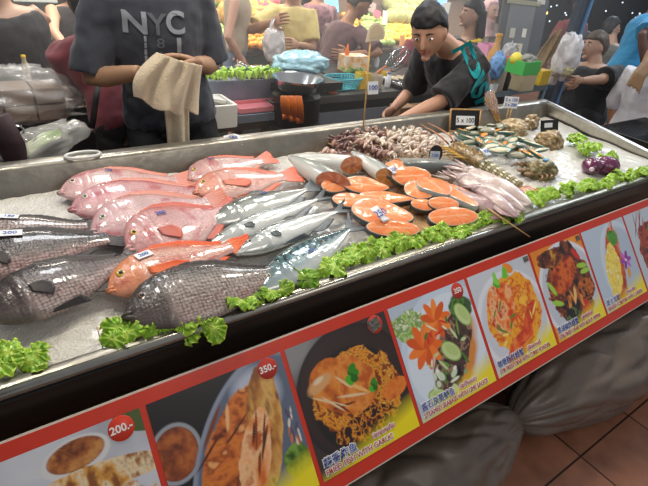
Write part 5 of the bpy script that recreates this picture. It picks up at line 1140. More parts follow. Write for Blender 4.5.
def fruit(name, label, cat, group, shape, m, cells, jit, seed, lift=.03, leaf=None):
    r = random.Random(seed); rt0 = None
    for i, (x, y) in enumerate(cells):
        x += r.uniform(-jit, jit); y += r.uniform(-jit, jit); P = on_stand(x, y, lift); Mx = Matrix.Translation(P) @ Matrix.Rotation(r.uniform(0, 6.2), 4, 'Z') @ Matrix.Rotation(r.uniform(-.4, .4), 4, 'X') @ Matrix.Scale(r.uniform(.88, 1.12), 4)
        if rt0 is None:
            rt0 = root(name, label, cat, M=Mx, group=group); g = G(); shape(g); build('fruit', g, m, rt0, local=True)
            g = G(); leaf(g) if leaf else g.tube([(0, 0, .03), (.004, 0, .05)], .003, 6)
            build('leaves' if leaf else 'stem', g, mat('leaf_green', '4a7a2c', .5) if leaf else wdk, rt0, local=True)
        else: copy_tree(rt0, Mx)
def gridpx(x0, y0, x1, y1, dx, dy, f=lambda x, y: True): return [(x+((j % 2)*dx/2), y) for j, y in enumerate([y0+dy*k for k in range(int((y1-y0)/dy)+1)]) for x in [x0+dx*k for k in range(int((x1-x0)/dx)+1)] if f(x, y)]
sph = lambda r_, q=(1, 1, 1): (lambda g: g.ell((0, 0, 0), (r_*q[0], r_*q[1], r_*q[2]), nu=18, nv=12, f=lambda p, d: p*(1+.03*mn.noise(d*2))))
fruit('green_mango', 'pale green mango in the heap in the middle of the fruit stand', 'mango', 'green mangoes on the fruit stand', sph(.05, (1.25, .85, .8)), mat('green_mango', 'a9c66e', .4, noise=.25, nscale=14), gridpx(352, 10, 392, 45, 5.2, 4.6, lambda x, y: x > 362-(y-10)*.2 and x < 372+(y-10)*.75), 1, 1)
fruit('yellow_mango', 'yellow mango heaped on the right of the fruit stand', 'mango', 'yellow mangoes on the fruit stand', sph(.048, (1.25, .85, .8)), mat('yellow_mango', 'f2c544', .4, noise=.15, nscale=14), gridpx(383, 22, 424, 42, 5, 4.4, lambda x, y: x > 385+(28-y)*.7), 1, 2)
fruit('green_melon', 'round pale green melon on the top shelf of the fruit stand', 'melon', 'melons on the top shelf of the fruit stand', sph(.085), mat('green_melon', 'b6b878', .5, noise=.3, nscale=20, bump=.3), gridpx(390, 3, 424, 17, 9, 7), .8, 3, lift=.08)
fruit('orange', 'orange in the small heap behind the man in maroon', 'orange', 'oranges behind the man in maroon', sph(.038), mat('orange_fruit', 'f0a444', .45, bump=.2), gridpx(344, 16, 358, 30, 4, 4)+gridpx(322, 12, 328, 24, 4, 4), 1, 4)
fruit('pineapple', 'pineapple standing on the fruit stand behind the woman in the beige top', 'pineapple', 'pineapples at the left of the fruit stand', lambda g: g.ell((0, 0, .02), (.055, .055, .085), nu=20, nv=16, f=lambda p, d: p*(1+.06*sin(d.z*18)*sin(math.atan2(d.y, d.x)*9))), mat('pineapple_skin', 'c99a4c', .5, noise=.4, nscale=30, bump=.4), gridpx(200, 4, 226, 20, 8, 8), 1, 5, lift=.05,
      leaf=lambda g: [g.tube([(0, 0, .09), (.02*cos(a), .02*sin(a), .13), (.05*cos(a), .05*sin(a), .16)], [.009, .006, .001], 5) for a in [k*.7 for k in range(9)]])
fruit('papaya', 'mottled green and orange papaya in the heap behind the beige top', 'papaya', 'papayas between the beige top and the yellow shirt', sph(.05, (1.2, .85, .85)), mat('papaya_skin', '9aa25a', .45, col2='dba050', nscale=16), gridpx(243, 4, 268, 34, 6, 5.5), 1, 6)
fruit('dark_fruit', 'dark brown fruit at the lower left of the fruit stand', 'fruit', 'dark fruit below the oranges', sph(.03), mat('dark_fruit', '6a5a50', .5, noise=.3), gridpx(347, 36, 366, 48, 4, 3.6), 1, 7)
fruit('red_fruit', 'pinkish red fruit at the back of the stand left of the yellow shirt', 'fruit', 'red fruit behind the yellow shirt', sph(.045), mat('red_fruit', 'd0606a', .45), gridpx(258, 2, 276, 18, 6, 6)+gridpx(313, 4, 324, 18, 6, 6), 1, 8)
fruit('orange', 'bright orange fruit near the white plastic bag', 'orange', 'oranges beside the white plastic bag', sph(.036), mat('orange_fruit', 'f0a444', .45, bump=.2), gridpx(246, 36, 268, 48, 5, 4.5), 1, 9, lift=.06)
fruit('green_mango', 'green fruit low on the left of the stand behind the towel man', 'fruit', 'green fruit behind the towel man', sph(.04), mat('green_mango', 'a9c66e', .4), gridpx(200, 28, 222, 60, 6.5, 5.5), 1, 10)
g = G(); P = on_stand(428-8, 52-12, .02); P = on_stand(385, 26, .1)
for i, (px_, py_, w_, h_, a_, c_, lab) in enumerate(((385, 18, 6, 13, .3, 'f0ecd0', 'cream price card among the green mangoes'), (369, 6, 18, 10, .5, 'a08c88', 'greyish crate lid leaning above the green mangoes'), (377, 14, 9, 7, .4, 'c86a80', 'pink cloth on the stand above the mangoes'), (402, 41, 6, 10, .1, 'e09a5c', 'orange card hanging at the front of the yellow mangoes'), (331, 6, 18, 11, .0, '5aa8e0', 'bright blue sign behind the man in maroon'))):
    P = on_stand(px_, py_, .14); u = pxs(P); g = G(); g.box(P, (w_*u, .012, h_*u), Matrix.Rotation(a_*.6, 3, 'Y') @ Matrix.Rotation(-.3, 3, 'X')); build(['price_card', 'crate_lid', 'pink_cloth', 'price_card', 'blue_sign'][i], g, mat('standcard%d' % i, c_, .6, emit=(1.5 if i == 4 else 0)), label=lab, cat=['price card', 'crate lid', 'cloth', 'price card', 'sign'][i], smooth=False, bevel=.002)
# crowded packet shelf at the far left
rt = root('packet_shelf', 'bright shelf of snack packets between the two women at the left', 'shelf', (.6, 3.6, 0)); P0_ = at(62, 26, 3.9)
g = G(); g.box((P0_.x, P0_.y+.15, .8), (1.4, .04, 1.6)); build('back_board', g, mat('bright_board', 'c9cdc6', .6), rt, smooth=False)
for z in (.6, .86, 1.12, 1.38): g = G(); g.box((P0_.x, P0_.y, z), (1.4, .3, .02)); build('shelf_board', g, mat('white_board', 'd0d4d4', .5), rt, smooth=False)
r = random.Random(3)
for z in (.61, .87, 1.13):
    for k in range(12):
        w_ = .09; g = G(); h_ = r.uniform(.12, .2); g.box((P0_.x-.6+k*.108, P0_.y-.05, z+h_/2+.001), (w_, .08, h_)); c_ = ['e0762c', 'd8c23a', '5aa84a', 'c8443a', '4a90c0', 'e8e0d0'][r.randrange(6)]
        build('snack_packet', g, mat('snack_'+c_, c_, .4), label='colourful snack packet on the far left shelf', cat='packet', group='snack packets on the far left shelf', smooth=False, bevel=.006)

# ------------------------------------------------------------ right hand work table
TZ_ = .86; tb = mat('table_blue_steel', '86a4b2', .4, .3, noise=.2)
A = zz(484, 92, TZ_); B = zz(549, 83, TZ_); X = (B-A).normalized(); Yv = V((0, 0, 1)).cross(X)
rt = root('work_table', 'blue grey steel table with jars behind the far end of the tray', 'table', ((A.x+B.x)/2, (A.y+B.y)/2, 0))
g = G(); Mr = Matrix((X, Yv, V((0, 0, 1)))).transposed(); LX = (B-A).length
ctr = A+X*(LX/2)+Yv*.3; g.box(ctr+V((0, 0, -.03)), (LX+.02, .6, .06), Mr); build('table_top', g, tb, rt, smooth=False, bevel=.004)
for ex in (0.02, LX-.02):
    for ey in (.02, .58): q = A+X*ex+Yv*ey; g = G(); g.box((q.x, q.y, TZ_/2-.015), (.035, .035, TZ_-.03)); build('leg', g, tb, rt, smooth=False)
g = G(); g.box(ctr+V((0, 0, -.44)), (LX-.1, .5, .02), Mr); build('lower_shelf', g, tb, rt, smooth=False)
grn = mat('green_plastic', '4fae5a', .4); pinkp = mat('pink_box', 'd892b4', .45); 
tub('cooking_oil_bottle', 485, 90, 13, 43, mat('oil_amber', 'c99a5c', .15, alpha=.85, coat=.5), 'tall amber oil bottle behind the pink box', cat='bottle', z=TZ_, neck=.4, cap=amber)
tub('pink_box', 481, 76, 17, 26, pinkp, 'pink open box beside the teal lettered shirt', cat='box', z=TZ_+.02, sq=True)
tub('glass_jar', 495, 90, 14, 22, clr, 'clear jar with a red lid next to the amber bottle', cat='jar', z=TZ_, fill=amber, cap=mat('red_lid', 'c04a3a', .4)); tub('plastic_cup', 492, 92, 8, 7, wpl, 'small white cup at the front edge of the blue table', cat='cup', z=TZ_)
tub('dark_bottle', 504, 90, 7, 16, mat('dark_glass', '2a201c', .2), 'dark sauce bottle with a red cap in the middle of the table', cat='bottle', z=TZ_, cap=mat('red_lid', 'c04a3a', .4), neck=.5)
tub('beige_tub', 519, 89, 21, 17, mat('beige_plastic', 'b5a888', .5), 'square beige tub under the green basket', z=TZ_, sq=True, fill=mat('beige_fill', '9a8c70', .6)); tub('green_basket', 521, 73, 26, 11, grn, 'green basket stacked on the beige tub', cat='basket', z=TZ_+.19, sq=True, fill=mat('green_fill', '5a9a50', .7))
P = zz(537, 86, TZ_); u = pxs(P)
g = G(); g.box(P+V((0, 0, .075)), (17*u, .1, 14*u), Mr); build('yellow_box', g, mat('yellow_card', 'e0c032', .45, noise=.15), label='bright yellow carton at the right of the beige tub', cat='carton', smooth=False, bevel=.004)
P = zz(521, 70, TZ_+.3); 
g = G(); g.ell(zz(515, 62, TZ_+.26)+V((0, 0, .02)), (.04, .04, .045), nu=20, nv=14); build('lemon', g, mat('lemon', 'd8cc50', .45, bump=.2), label='yellow green lemon on top of the green basket', cat='lemon')
crumple('blue_bag', zz(497, 66, TZ_+.2), (.06, .05, .09), mat('blue_cloth', '6a94c8', .5), 'crumpled light blue bag behind the red lidded jar', 'bag', 12)
crumple('grey_bag', zz(508, 56, TZ_+.24), (.05, .05, .09), mat('grey_cloth', 'a8aab0', .5), 'pale grey crumpled bag behind the green basket', 'bag', 14)
crumple('grey_bag', zz(527, 62, TZ_+.26), (.08, .05, .05), mat('grey_cloth2', '8a8a86', .5), 'darker grey bag on the right of the lemon', 'bag', 15)
tub('white_tub', 551, 84, 9, 14, mat('red_lid_tub', 'c8c2c4', .4), 'white tub with a red lid by the blue pole', z=TZ_, cap=mat('red_lid', 'c04a3a', .4))
for i, (t_, c_, lab) in enumerate(((.25, 'a8809a', 'pinkish storage sack under the blue grey work table'), (.62, '5a4a40', 'brown storage sack under the blue grey work table'))):
    q = A+X*LX*t_+Yv*.3; crumple('storage_sack', V((q.x, q.y, .58)), (.16, .14, .14), mat('sack'+c_, c_, .7), lab, 'sack', 40+i)
# menu board display
P = at(520, 32, 5.0); u = pxs(P); M = facing(P, .1, -.1)
rt = root('chalk_menu', 'tall dark display panel with pale notes hanging behind the work table', 'panel', M=M)
g = G(); g.box((0, 0, 0), (46*u, 62*u, .04)); build('panel_body', g, mat('panel_grey', '3c3f46', .5, noise=.2, nscale=4), rt, local=True, smooth=False, bevel=.01); g = G(); g.box((-3*u, 2*u, .024), (26*u, 46*u, .01)); build('panel_face', g, mat('panel_face', '6c6e70', .4, noise=.3, nscale=5), rt, local=True, smooth=False)
for (x, y, w_, h_, c_) in ((-9, -2, 5, 9, 'b8b2a2'), (3, -1, 4, 8, 'd8d4c4'), (-4, -16, 15, 10, 'cfc6ae'), (-3, 26, 34, 4, '8f8a70'), (14, 28, 8, 4, 'c8c0b0')): g = G(); g.box((x*u, y*u, .034), (w_*u, h_*u, .006)); nt_ = build('paper_note', g, mat('note_'+c_, c_, .6), rt, local=True, smooth=False)
text('S 5', 8*u, Matrix.Translation((-4*u, -16*u, .038)), slate, nt_, 'lettering', align='CENTER')
g = G(); g.box((0, -31*u-.35, 0), (.05, .75, .05)); build('post', g, blk, rt, local=True, smooth=False)
P = at(546, 13, 5.2); g = G(); g.ell(P, .018, nu=14, nv=10); build('bulb', g, mat('bulb_glow', 'ffd070', .4, emit=4), label='tiny glowing yellow bulb right of the dark display panel', cat='bulb')
# blue pole
P = at(556, 82, 4.25); top = V((P.x, P.y, 2.9)); bl = mat('pole_blue', '5b86b2', .4, noise=.3, nscale=6)
rt = root('steel_pole', 'blue grey steel pole rising beside the hanging white bag', 'pole', (P.x, P.y, 0)); g = G(); g.box((P.x, P.y, 1.45), (.11, .07, 2.9)); build('post', g, mat('pole_dark', '3d4a58', .5, noise=.3), rt, smooth=False, bevel=.006)
g = G(); g.box((P.x+.05, P.y-.04, 1.45), (.035, .02, 2.9)); build('blue_edge', g, bl, rt, smooth=False, label='bright blue edge strip'); g = G(); g.box((P.x, P.y, .01), (.2, .16, .02)); build('base_plate', g, bl, rt, smooth=False)
H_ = yy(561, 30, P.y-.12)
rt = root('hanging_white_bag', 'white plastic bag full of wrapped things hanging on the pole', 'bag', yy(568, 76, P.y-.13)); c = yy(568, 54, P.y-.13)
crumple('bag_body', c+V((0, 0, -.02)), (.12, .09, .17), mat('white_plastic_hang', 'd8d8dc', .3, coat=.4, bump=.3, bscale=20), None, None, 21, parent=rt, amp=.28)
g = G(); g.tube([c+V((-.03, 0, .14)), H_+V((.0, 0, .0)), c+V((.04, 0, .13))], [.012, .007, .012], 8, flat=.5); build('handle', g, bagw2, rt, sub=1)
crumple('contents_bundle', c+V((-.01, -.02, -.11)), (.085, .07, .06), mat('cream_plastic', 'c9c49a', .4), 'cream bundle', None, 23, parent=rt, amp=.2)
# brown net hanging from pole to the table
net = mat('brown_net', '8f7a5c', .7, noise=.4, nscale=60); A1 = yy(559, 31, P.y-.1); B1 = yy(540, 70, P.y-.15); C1 = yy(532, 62, P.y-.12)
g = G()
def N_(u, v): t = v; w_ = .03+.14*sin(pi*min(1, t*.9)); c = A1.lerp(B1, t)+(C1-B1)*(.3*t); return c+V((-(u-.5)*w_*1.4, .02*sin(u*9), -(u-.2)*w_*.6+.02*sin(u*14+t*4)))
g.grid(N_, 20, 24); build('net_bag', g, net, label='brown net bag slung between the pole and the table', cat='net bag', solid=.006)
# charcoal grate at the right edge
P = yy(642, 131, .55); P = at(643, 136, 3.3)
rt = root('side_grill', 'black wire grill rack beside the tray end at the right edge', 'grill', (P.x, P.y, 0)); g = G(); g.box((P.x+.25, P.y+.05, P.z-.03), (.7, .45, .04)); build('rack_frame', g, blk, rt, smooth=False)
g = G()
for k in range(20): g.tube([(P.x-.09+.035*k, P.y-.16, P.z), (P.x-.09+.035*k, P.y+.26, P.z)], .004, 5)
build('rack_wires', g, mat('dark_wire', '3a3c42', .35, .6), rt)
for sx in (-.05, .55):
    for sy in (-.12, .22): g = G(); g.box((P.x+sx, P.y+sy, (P.z-.05)/2), (.03, .03, P.z-.05)); build('leg', g, blk, rt, smooth=False)
# string lights and glow points far back
r = random.Random(12)
for i in range(34):
    px_ = r.uniform(455, 640); py_ = r.uniform(1, 26); P = at(px_, py_, r.uniform(8.5, 10)); 
    if P.y > 7.4 or P.x > 12.8: P = at(px_, py_, 7.5)
    g = G(); g.ell(P, .014, nu=8, nv=6); build('string_light', g, mat('string_light', 'dfe8ff', .4, emit=1.5), label='tiny pale bulb of the light strings in the dark upper right', cat='bulb', group='light strings in the dark upper right')
for (px_, py_, w_, h_, c_, lab, e) in ((442, 2, 12, 5, '5a8af0', 'glowing blue sign at the top above the cook', 2.5), (476, 8, 4, 4, '60c8f0', 'small cyan light left of the woman in the headscarf', 2.5), (41, 3, 7, 5, 'd8f0ff', 'cold white lamp above the packet shelf', 4), (577, 12, 3, 16, 'c88a40', 'amber light strip right of the blue pole', .35), (446, 8, 9, 10, 'b0b0ac', 'pale notice hanging above the cook', 0)):
    P = at(px_, py_, 6.2); 
    if P.y > 7.4: P = yy(px_, py_, 7.3)
    u = pxs(P); g = G(); g.box(P, (w_*u, .03, h_*u)); build('light_sign' if e else 'notice', g, mat('ls'+c_, c_, .5, emit=e), label=lab, cat='light' if e else 'notice', smooth=False, bevel=.004)
# ------------------------------------------------------------ people
from mathutils.bvhtree import BVHTree
def ik(a, c, l1, l2, hint):
    d = c-a; D = d.length
    if D > (l1+l2)*.999: c = a+d*((l1+l2)*.999/D); d = c-a; D = d.length
    x = (l1*l1-l2*l2+D*D)/(2*D); h = math.sqrt(max(0, l1*l1-x*x)); n = d/D; hv = (hint-n*hint.dot(n)); hv = hv.normalized() if hv.length > 1e-5 else n.orthogonal()
    return a+n*x+hv*h, c
def hand_geo(g, w, d, pn, k, curl=.5, left=1):
    # wrist w, finger direction d, palm normal pn
    d = d.normalized(); pn = (pn-d*pn.dot(d)).normalized(); s = d.cross(pn)*left
    g.loft([(w+d*(.0)*k, s, pn, .024*k, .018*k), (w+d*.02*k, s, pn, .030*k, .018*k), (w+d*.05*k, s, pn, .041*k, .017*k), (w+d*.08*k, s, pn, .043*k, .015*k), (w+d*.094*k, s, pn, .038*k, .011*k)], 14)
    for i, (o, ln) in enumerate(((-.031, .062), (-.0105, .076), (.0105, .078), (.031, .070))):
        b = w+d*.086*k+s*o*k; dd = (d+s*o*2.2).normalized(); p = [b, ]; c = dd
        for j in range(3):
            c = (c+pn*curl*(.55+.15*j)).normalized(); p.append(p[-1]+c*ln*k*(.42, .32, .28)[j])
        g.tube(p, [.0092*k, .0088*k, .008*k, .0058*k], 8)
    b = w+d*.028*k+s*.028*k; t1 = (d*.6+s*.8+pn*.25).normalized(); t2 = (d*.9+s*.25+pn*.45).normalized()
    g.tube([b, b+t1*.034*k, b+t1*.034*k+t2*.03*k, b+t1*.034*k+t2*.054*k], [.013*k, .011*k, .0095*k, .006*k], 8)
def limb(g, a, b, c, r, n=12):
    pts = [a, a.lerp(b, .3), a.lerp(b, .7), b, b.lerp(c, .3), b.lerp(c, .7), c]; g.tube(pts, r, n)
def person(label, hip, neck, head, fwd, hands, feet=None, k=1, skin='b98a6a', shirt='333333', pants='22242a', hair='1c1815', hairlen=0, sleeve=.75, voxel=.011, curl=(.5, .5), hand_dirs=(None, None),
           elbows=(None, None), look=None, name='person', female=0, bare=False, pat=None, scarf=None, shirtm=None, skirt=False, cat='person', pw=1.0, collar=None, pantsm=None, beard=False):
    hip, neck, head = V(hip), V(neck), V(head); fwd = V(fwd).normalized(); up = (neck-hip).normalized(); fb = (fwd-up*fwd.dot(up)).normalized(); lf = up.cross(fb).normalized()
    rt = root(name, label, cat, loc=(hip.x, hip.y, 0))
    sk_ = mat('skin_'+skin, skin, .5, noise=.08, sss=.08, nscale=12); T = (neck-hip).length; w_ = k*pw
    def secs(a, b, off):
        tab = [(-.14, .10, .09), (-.05, .155, .108), (.05, .17-.0*female, .115), (.2, .158, .108), (.42, .14-.012*female, .098), (.62, .158-.01*female, .112), (.78, .168-.012*female, .115), (.88, .165-.012*female, .10), (.95, .13, .082), (1.0, .062, .058)]
        o = []
        for t, ww, dd in tab:
            if a <= t <= b:
                c = hip+(neck-hip)*t+fb*(.012*sin(t*pi)*k); o.append((c, lf, fb, ww*w_+off, dd*w_+off))
        return o
    sh = [neck-up*.055*k+lf*s*.165*w_ for s in (1, -1)]
    arms = []
    for i in range(2):
        s = 1 if i == 0 else -1; hint = V(elbows[i]) if elbows[i] else (lf*s*.6-fb*.3-V((0, 0, 1))*.8)
        hd = V(hands[i]) if hands and hands[i] is not None else sh[i]+V((0, 0, -.52*k))+lf*s*.06+fb*.05
        e, h = ik(sh[i], hd, .285*k, .255*k, hint); arms.append((sh[i], e, h))
    legs = []
    hj = [hip+lf*s*.085*w_-up*.02 for s in (1, -1)]
    for i in range(2):
        s = 1 if i == 0 else -1; ft = V(feet[i]) if feet else V((hj[i].x+lf.x*s*.05, hj[i].y+lf.y*s*.05, .085)); kn, an = ik(hj[i], ft, .43*k, .42*k, fb+V((0, 0, .1))); legs.append((hj[i], kn, an))
    g = G(); g.loft(secs(-.2, 1.1, 0), 22)
    g.tube([neck-up*.03*k, neck.lerp(head, .35), neck.lerp(head, .75)], [.062*k, .052*k, .050*k], 14)
    for a, e, h in arms: limb(g, a, e, h, [.05*w_, .048*w_, .041*w_, .037*k, .038*k, .031*k, .024*k])
    for a, e, h in legs: limb(g, a, e, h, [.085*w_, .082*w_, .065*w_, .055*k, .055*k, .045*k, .034*k], 14)
    # head
    lk = V(look).normalized() if look else fwd; hu = (head-neck).normalized()*.35+V((0, 0, 1))*.65; hl = hu.cross(lk).normalized(); hu = lk.cross(hl).normalized(); HM = Matrix((lk, hl, hu)).transposed(); K = k*1.0
    def hf(p, d):
        q = V(p)
        if d.z < 0: q.y *= 1-.28*d.z*d.z; q.x *= 1-.05*d.z*d.z; q.x += .012*K*(-d.z)*max(0, d.x)
        if d.x > .3 and abs(d.z) < .3: q.x -= .006*K*math.exp(-((abs(d.y)-.38)/.18)**2-((d.z-.05)/.16)**2)
        return q
    g.ell(head, (.095*K, .076*K, .118*K), M=HM, nu=26, nv=20, f=hf)
    HP = lambda x, y, z: head+HM @ V((x*K, y*K, z*K))
    g.tube([HP(.09, 0, .022), HP(.108, 0, -.008), HP(.112, 0, -.022), HP(.092, 0, -.032)], [.007*K, .011*K, .0145*K, .008*K], 10)
    for s in (1, -1): g.ell(HP(-.002, s*.078, -.008), (.020*K, .009*K, .032*K), M=HM, nu=10, nv=8)
    g.ell(HP(.082, 0, -.088), (.02*K, .024*K, .016*K), M=HM, nu=10, nv=8)
    body = build('body', g, sk_, rt, remesh=voxel, smi=3)
    # hands and feet continue the body mesh
    import bmesh
    hg = G()
    for i in range(2):
        a, e, h = arms[i]; d = V(hand_dirs[i][0]) if hand_dirs[i] else (h-e); pn = V(hand_dirs[i][1]) if hand_dirs[i] else (-lf*(1 if i == 0 else -1)+fb*.2); hand_geo(hg, h, d, pn, k, curl[i], left=(1 if i == 0 else -1))
    bm = bmesh.new(); bm.from_mesh(body.data); tmp = mesh_of('tmp', hg); bm.from_mesh(tmp); bm.to_mesh(body.data); bm.free(); bpy.data.meshes.remove(tmp)
    body.data.polygons.foreach_set('use_smooth', [True]*len(body.data.polygons))
    # face
    for s in (1, -1):
        g = G(); g.ell(HP(.082, s*.031, .008), (.010*K, .0135*K, .0055*K), M=HM, nu=14, nv=10); ey = build('eye', g, mat('eye_white', 'd8d2c8', .2), rt); 
        g = G(); g.ell(HP(.0885, s*.031, .009), (.0055*K, .006*K, .0052*K), M=HM, nu=12, nv=8); MW[ey.name] = MW[rt.name].copy(); ir = build('iris', g, eye_black, None, base=False); ir.parent = ey; ir.matrix_parent_inverse = Matrix.Identity(4)
        g = G(); g.tube([HP(.091, s*.014, .030), HP(.092, s*.031, .036), HP(.080, s*.050, .030)], [.003*K, .0045*K, .002*K], 6); build('eyebrow', g, mat('hair_'+hair, hair, .6, noise=.2, nscale=60), rt)
    g = G(); g.tube([HP(.084, -.024, -.056), HP(.096, 0, -.053), HP(.084, .024, -.056)], [.003*K, .0065*K, .003*K], 8); build('lips', g, mat('lips', '9a5548', .4), rt)
    hm = mat('hair_'+hair, hair, .6, noise=.2, nscale=60)
    if scarf is None:
        def hrf(p, d):
            q = V(p)*(1+.05*mn.noise(d*5+V((hip.x*9, 0, 0)))+.02*mn.noise(d*16)); line = 0
            front = d.x > .1; lim = (.36 if d.x > .35 else .36-1.1*(.35-d.x)) if d.x > -.2 else -.6
            if d.z < lim: q *= .80
            return q
        g = G(); g.ell(head+HM @ V((-.006*K, 0, .012*K)), (.106*K, .089*K, .126*K), M=HM, nu=40, nv=30, f=hrf)
        if hairlen:
            for j in range(7):
                a = -1.3+2.6*j/6; b0 = HP(-.05-.035*cos(a), .075*sin(a), .04); b1 = HP(-.07-.03*cos(a), .085*sin(a), -.10); b2 = b1+V((0, 0, -hairlen*.6))-fb*.02; b3 = b1+V((0, 0, -hairlen))-fb*.01; g.tube([b0, b1, b2, b3], [.03*K, .034*K, .028*K, .008*K], 10)
        build('hair', g, hm, rt, remesh=.008, smi=2, disp=.003, dscale=.03)
    else:
        g = G(); g.ell(head+HM @ V((-.012*K, 0, .008*K)), (.108*K, .095*K, .134*K), M=HM, nu=30, nv=22, f=lambda p, d: p*(.8 if d.x > .55 and d.z < .55 and d.z > -.75 else 1)); g.tube([HP(-.01, 0, -.07), neck+fb*.02, neck-up*.06*k+fb*.03], [.085*K, .085*K, .12*K], 16); build('headscarf', g, mat('scarf_'+scarf, scarf, .7), rt, remesh=.009, smi=3, disp=.004, dscale=.05)
    # clothes
    smm = shirtm or mat('cloth_'+shirt, shirt, .85, noise=.15, nscale=6, bump=.15, bscale=40, sheen=.2)
    g = G(); g.loft(secs(-.06, .96, .016*k)+([(neck-up*.012, lf, fb, .085*w_, .075*w_)] if not bare else []), 26)
    if not bare:
        for a, e, h in arms:
            if sleeve <= 1: en = a.lerp(e, sleeve); g.tube([a-(e-a)*.05, a.lerp(e, .3), en], [.062*w_, .070*w_, .072*w_+.006], 16)
            else: q = sleeve-1; en = e.lerp(h, q); g.tube([a-(e-a)*.05, a.lerp(e, .4), e, e.lerp(h, q*.5), en], [.062*w_, .064*w_, .056*w_, .05*w_, .042*w_], 16)
    else:
        for s in (1, -1): q = neck-up*.05*k+lf*s*.085*w_; g.tube([q-up*.07+fb*.085*w_, q+up*.03, q-up*.07-fb*.085*w_], .014, 8)
    shirt_o = build('shirt', g, smm, rt, remesh=voxel, smi=4, disp=.009*k, dscale=.09)
    g = G(); g.loft(secs(-.15, .12, .014*k), 24); q = 1 if pants[0] != '_' else 0; pc = pants.lstrip('_')
    for a, e, h in legs:
        if q: g.tube([a, a.lerp(e, .5), e, e.lerp(h, .5), e.lerp(h, .93)], [.098*w_, .088*w_, .07*k, .062*k, .052*k], 16)
        else: g.tube([a, a.lerp(e, .5), a.lerp(e, .72)], [.1*w_, .094*w_, .088*w_], 16)
    build('trousers' if q else 'shorts', g, pantsm or mat('cloth_'+pc, pc, .85, noise=.2, nscale=10, bump=.15, bscale=60), rt, remesh=voxel, smi=3, disp=.006*k, dscale=.08)
    for i, (a, e, h) in enumerate(legs):
        g = G(); f2 = V((fb.x, fb.y, 0)).normalized(); c = V((h.x, h.y, max(.045, h.z-.04)))+f2*.055*k; g.ell(c, (.13*k, .046*k, .045*k), M=Matrix.Rotation(math.atan2(f2.y, f2.x), 3, 'Z'), nu=18, nv=10, f=lambda p, d: V((p.x, p.y, max(p.z, -.038*k)))); build('shoe', g, mat('shoe_dark', '2a2624', .5), rt)
    return dict(root=rt, body=body, shirt=shirt_o, lf=lf, fb=fb, up=up, arms=arms)
def decal(body, size, M, target, rtm, m, parent, name='lettering', off=.006, squash=1, spacing=1, o=0):
    import bmesh
    cu = bpy.data.curves.new('t', 'FONT'); cu.body = body; cu.size = size; cu.align_x = 'CENTER'; cu.align_y = 'CENTER'; cu.offset = o; cu.space_line = .8
    ob = bpy.data.objects.new('t', cu); COL.objects.link(ob); dg = bpy.context.evaluated_depsgraph_get(); dg.update(); me = bpy.data.meshes.new_from_object(ob.evaluated_get(dg)); bpy.data.objects.remove(ob)
    bm = bmesh.new(); bm.from_mesh(me); bmesh.ops.triangulate(bm, faces=bm.faces); 
    for _ in range(3):
        es = [e for e in bm.edges if e.calc_length() > size*.12]
        if es: bmesh.ops.subdivide_edges(bm, edges=es, cuts=1); bmesh.ops.triangulate(bm, faces=bm.faces)
    tv = target.data; bvh = BVHTree.FromPolygons([v.co[:] for v in tv.vertices], [p.vertices[:] for p in tv.polygons])
    n = M.col[2].xyz.normalized()
    for v in bm.verts:
        p = M @ V((v.co.x*squash, v.co.y, 0)); hit = bvh.ray_cast(p+n*.5, -n)
        v.co = (hit[0]+n*off) if hit[0] is not None and (hit[0]-p).length < .4 else p+n*off
    bm.to_mesh(me); bm.free(); me.materials.clear(); me.materials.append(m); ob = bpy.data.objects.new(name, me); COL.objects.link(ob); ob.parent = parent; ob.matrix_parent_inverse = MW[parent.name].inverted() if parent.name in MW else Matrix.Identity(4); return ob
def frame2(P, X, N): X = V(X).normalized(); N = V(N); Y = N.cross(X).normalized(); N = X.cross(Y); return Matrix(((X.x, Y.x, N.x, P[0]), (X.y, Y.y, N.y, P[1]), (X.z, Y.z, N.z, P[2]), (0, 0, 0, 1)))

# man wiping his hands, NYC shirt
Yt = 1.24
hp = yy(163, 120, Yt); nk = V((.64, Yt+.02, 1.50)); hp = V((.70, Yt, .93)); hd = V((.62, Yt-.02, 1.68))
hl_ = yy(196, 63, 1.02); hr_ = yy(140, 72, 1.02)
m1 = person('person in a dark NYC shirt wiping hands on a beige towel behind the tray', hp, nk, hd, (-.12, -1, 0), (hl_, hr_), k=1.08, pw=1.0, skin='a98468', shirt='3a3e48', pants='1c1e22', sleeve=.92, voxel=.009,
            elbows=((.45, .35, -1), (-.45, .35, -1)), hand_dirs=(((-.85, -.1, .25), (0, -.3, -1)), ((1, -.1, .15), (0, -.4, -1))), curl=(.3, .3), look=(0, -.8, -.5))
inkw = mat('shirt_print_pale', '8d929a', .8); inkg = mat('shirt_print_grey', '5a5f67', .8)
fbv = m1['fb']
def tshirt(px_, py_, body, sz, m, sq=1, o=0): P = yy(px_, py_, Yt-.14); decal(body, sz, frame2(P, (1, -.05, -.02), -V((0, 1, 0))), m1['shirt'], None, m, m1['root'], 'shirt_lettering', squash=sq, o=o)
tshirt(137, 25, 'N', .105, inkw, 1.1, .003); tshirt(158, 26, 'Y', .105, inkg, 1.0, .002); tshirt(176, 24, 'C', .11, inkw, 1.0, .003)
tshirt(147, 50, 'I\nI\nI\nI', .03, inkw, 3); tshirt(161, 44, '8', .05, inkg, 1.3); tshirt(179, 46, 'I', .075, inkw, 1.6, .002); tshirt(164, 57, 'L', .045, inkg, 1.5, .002)
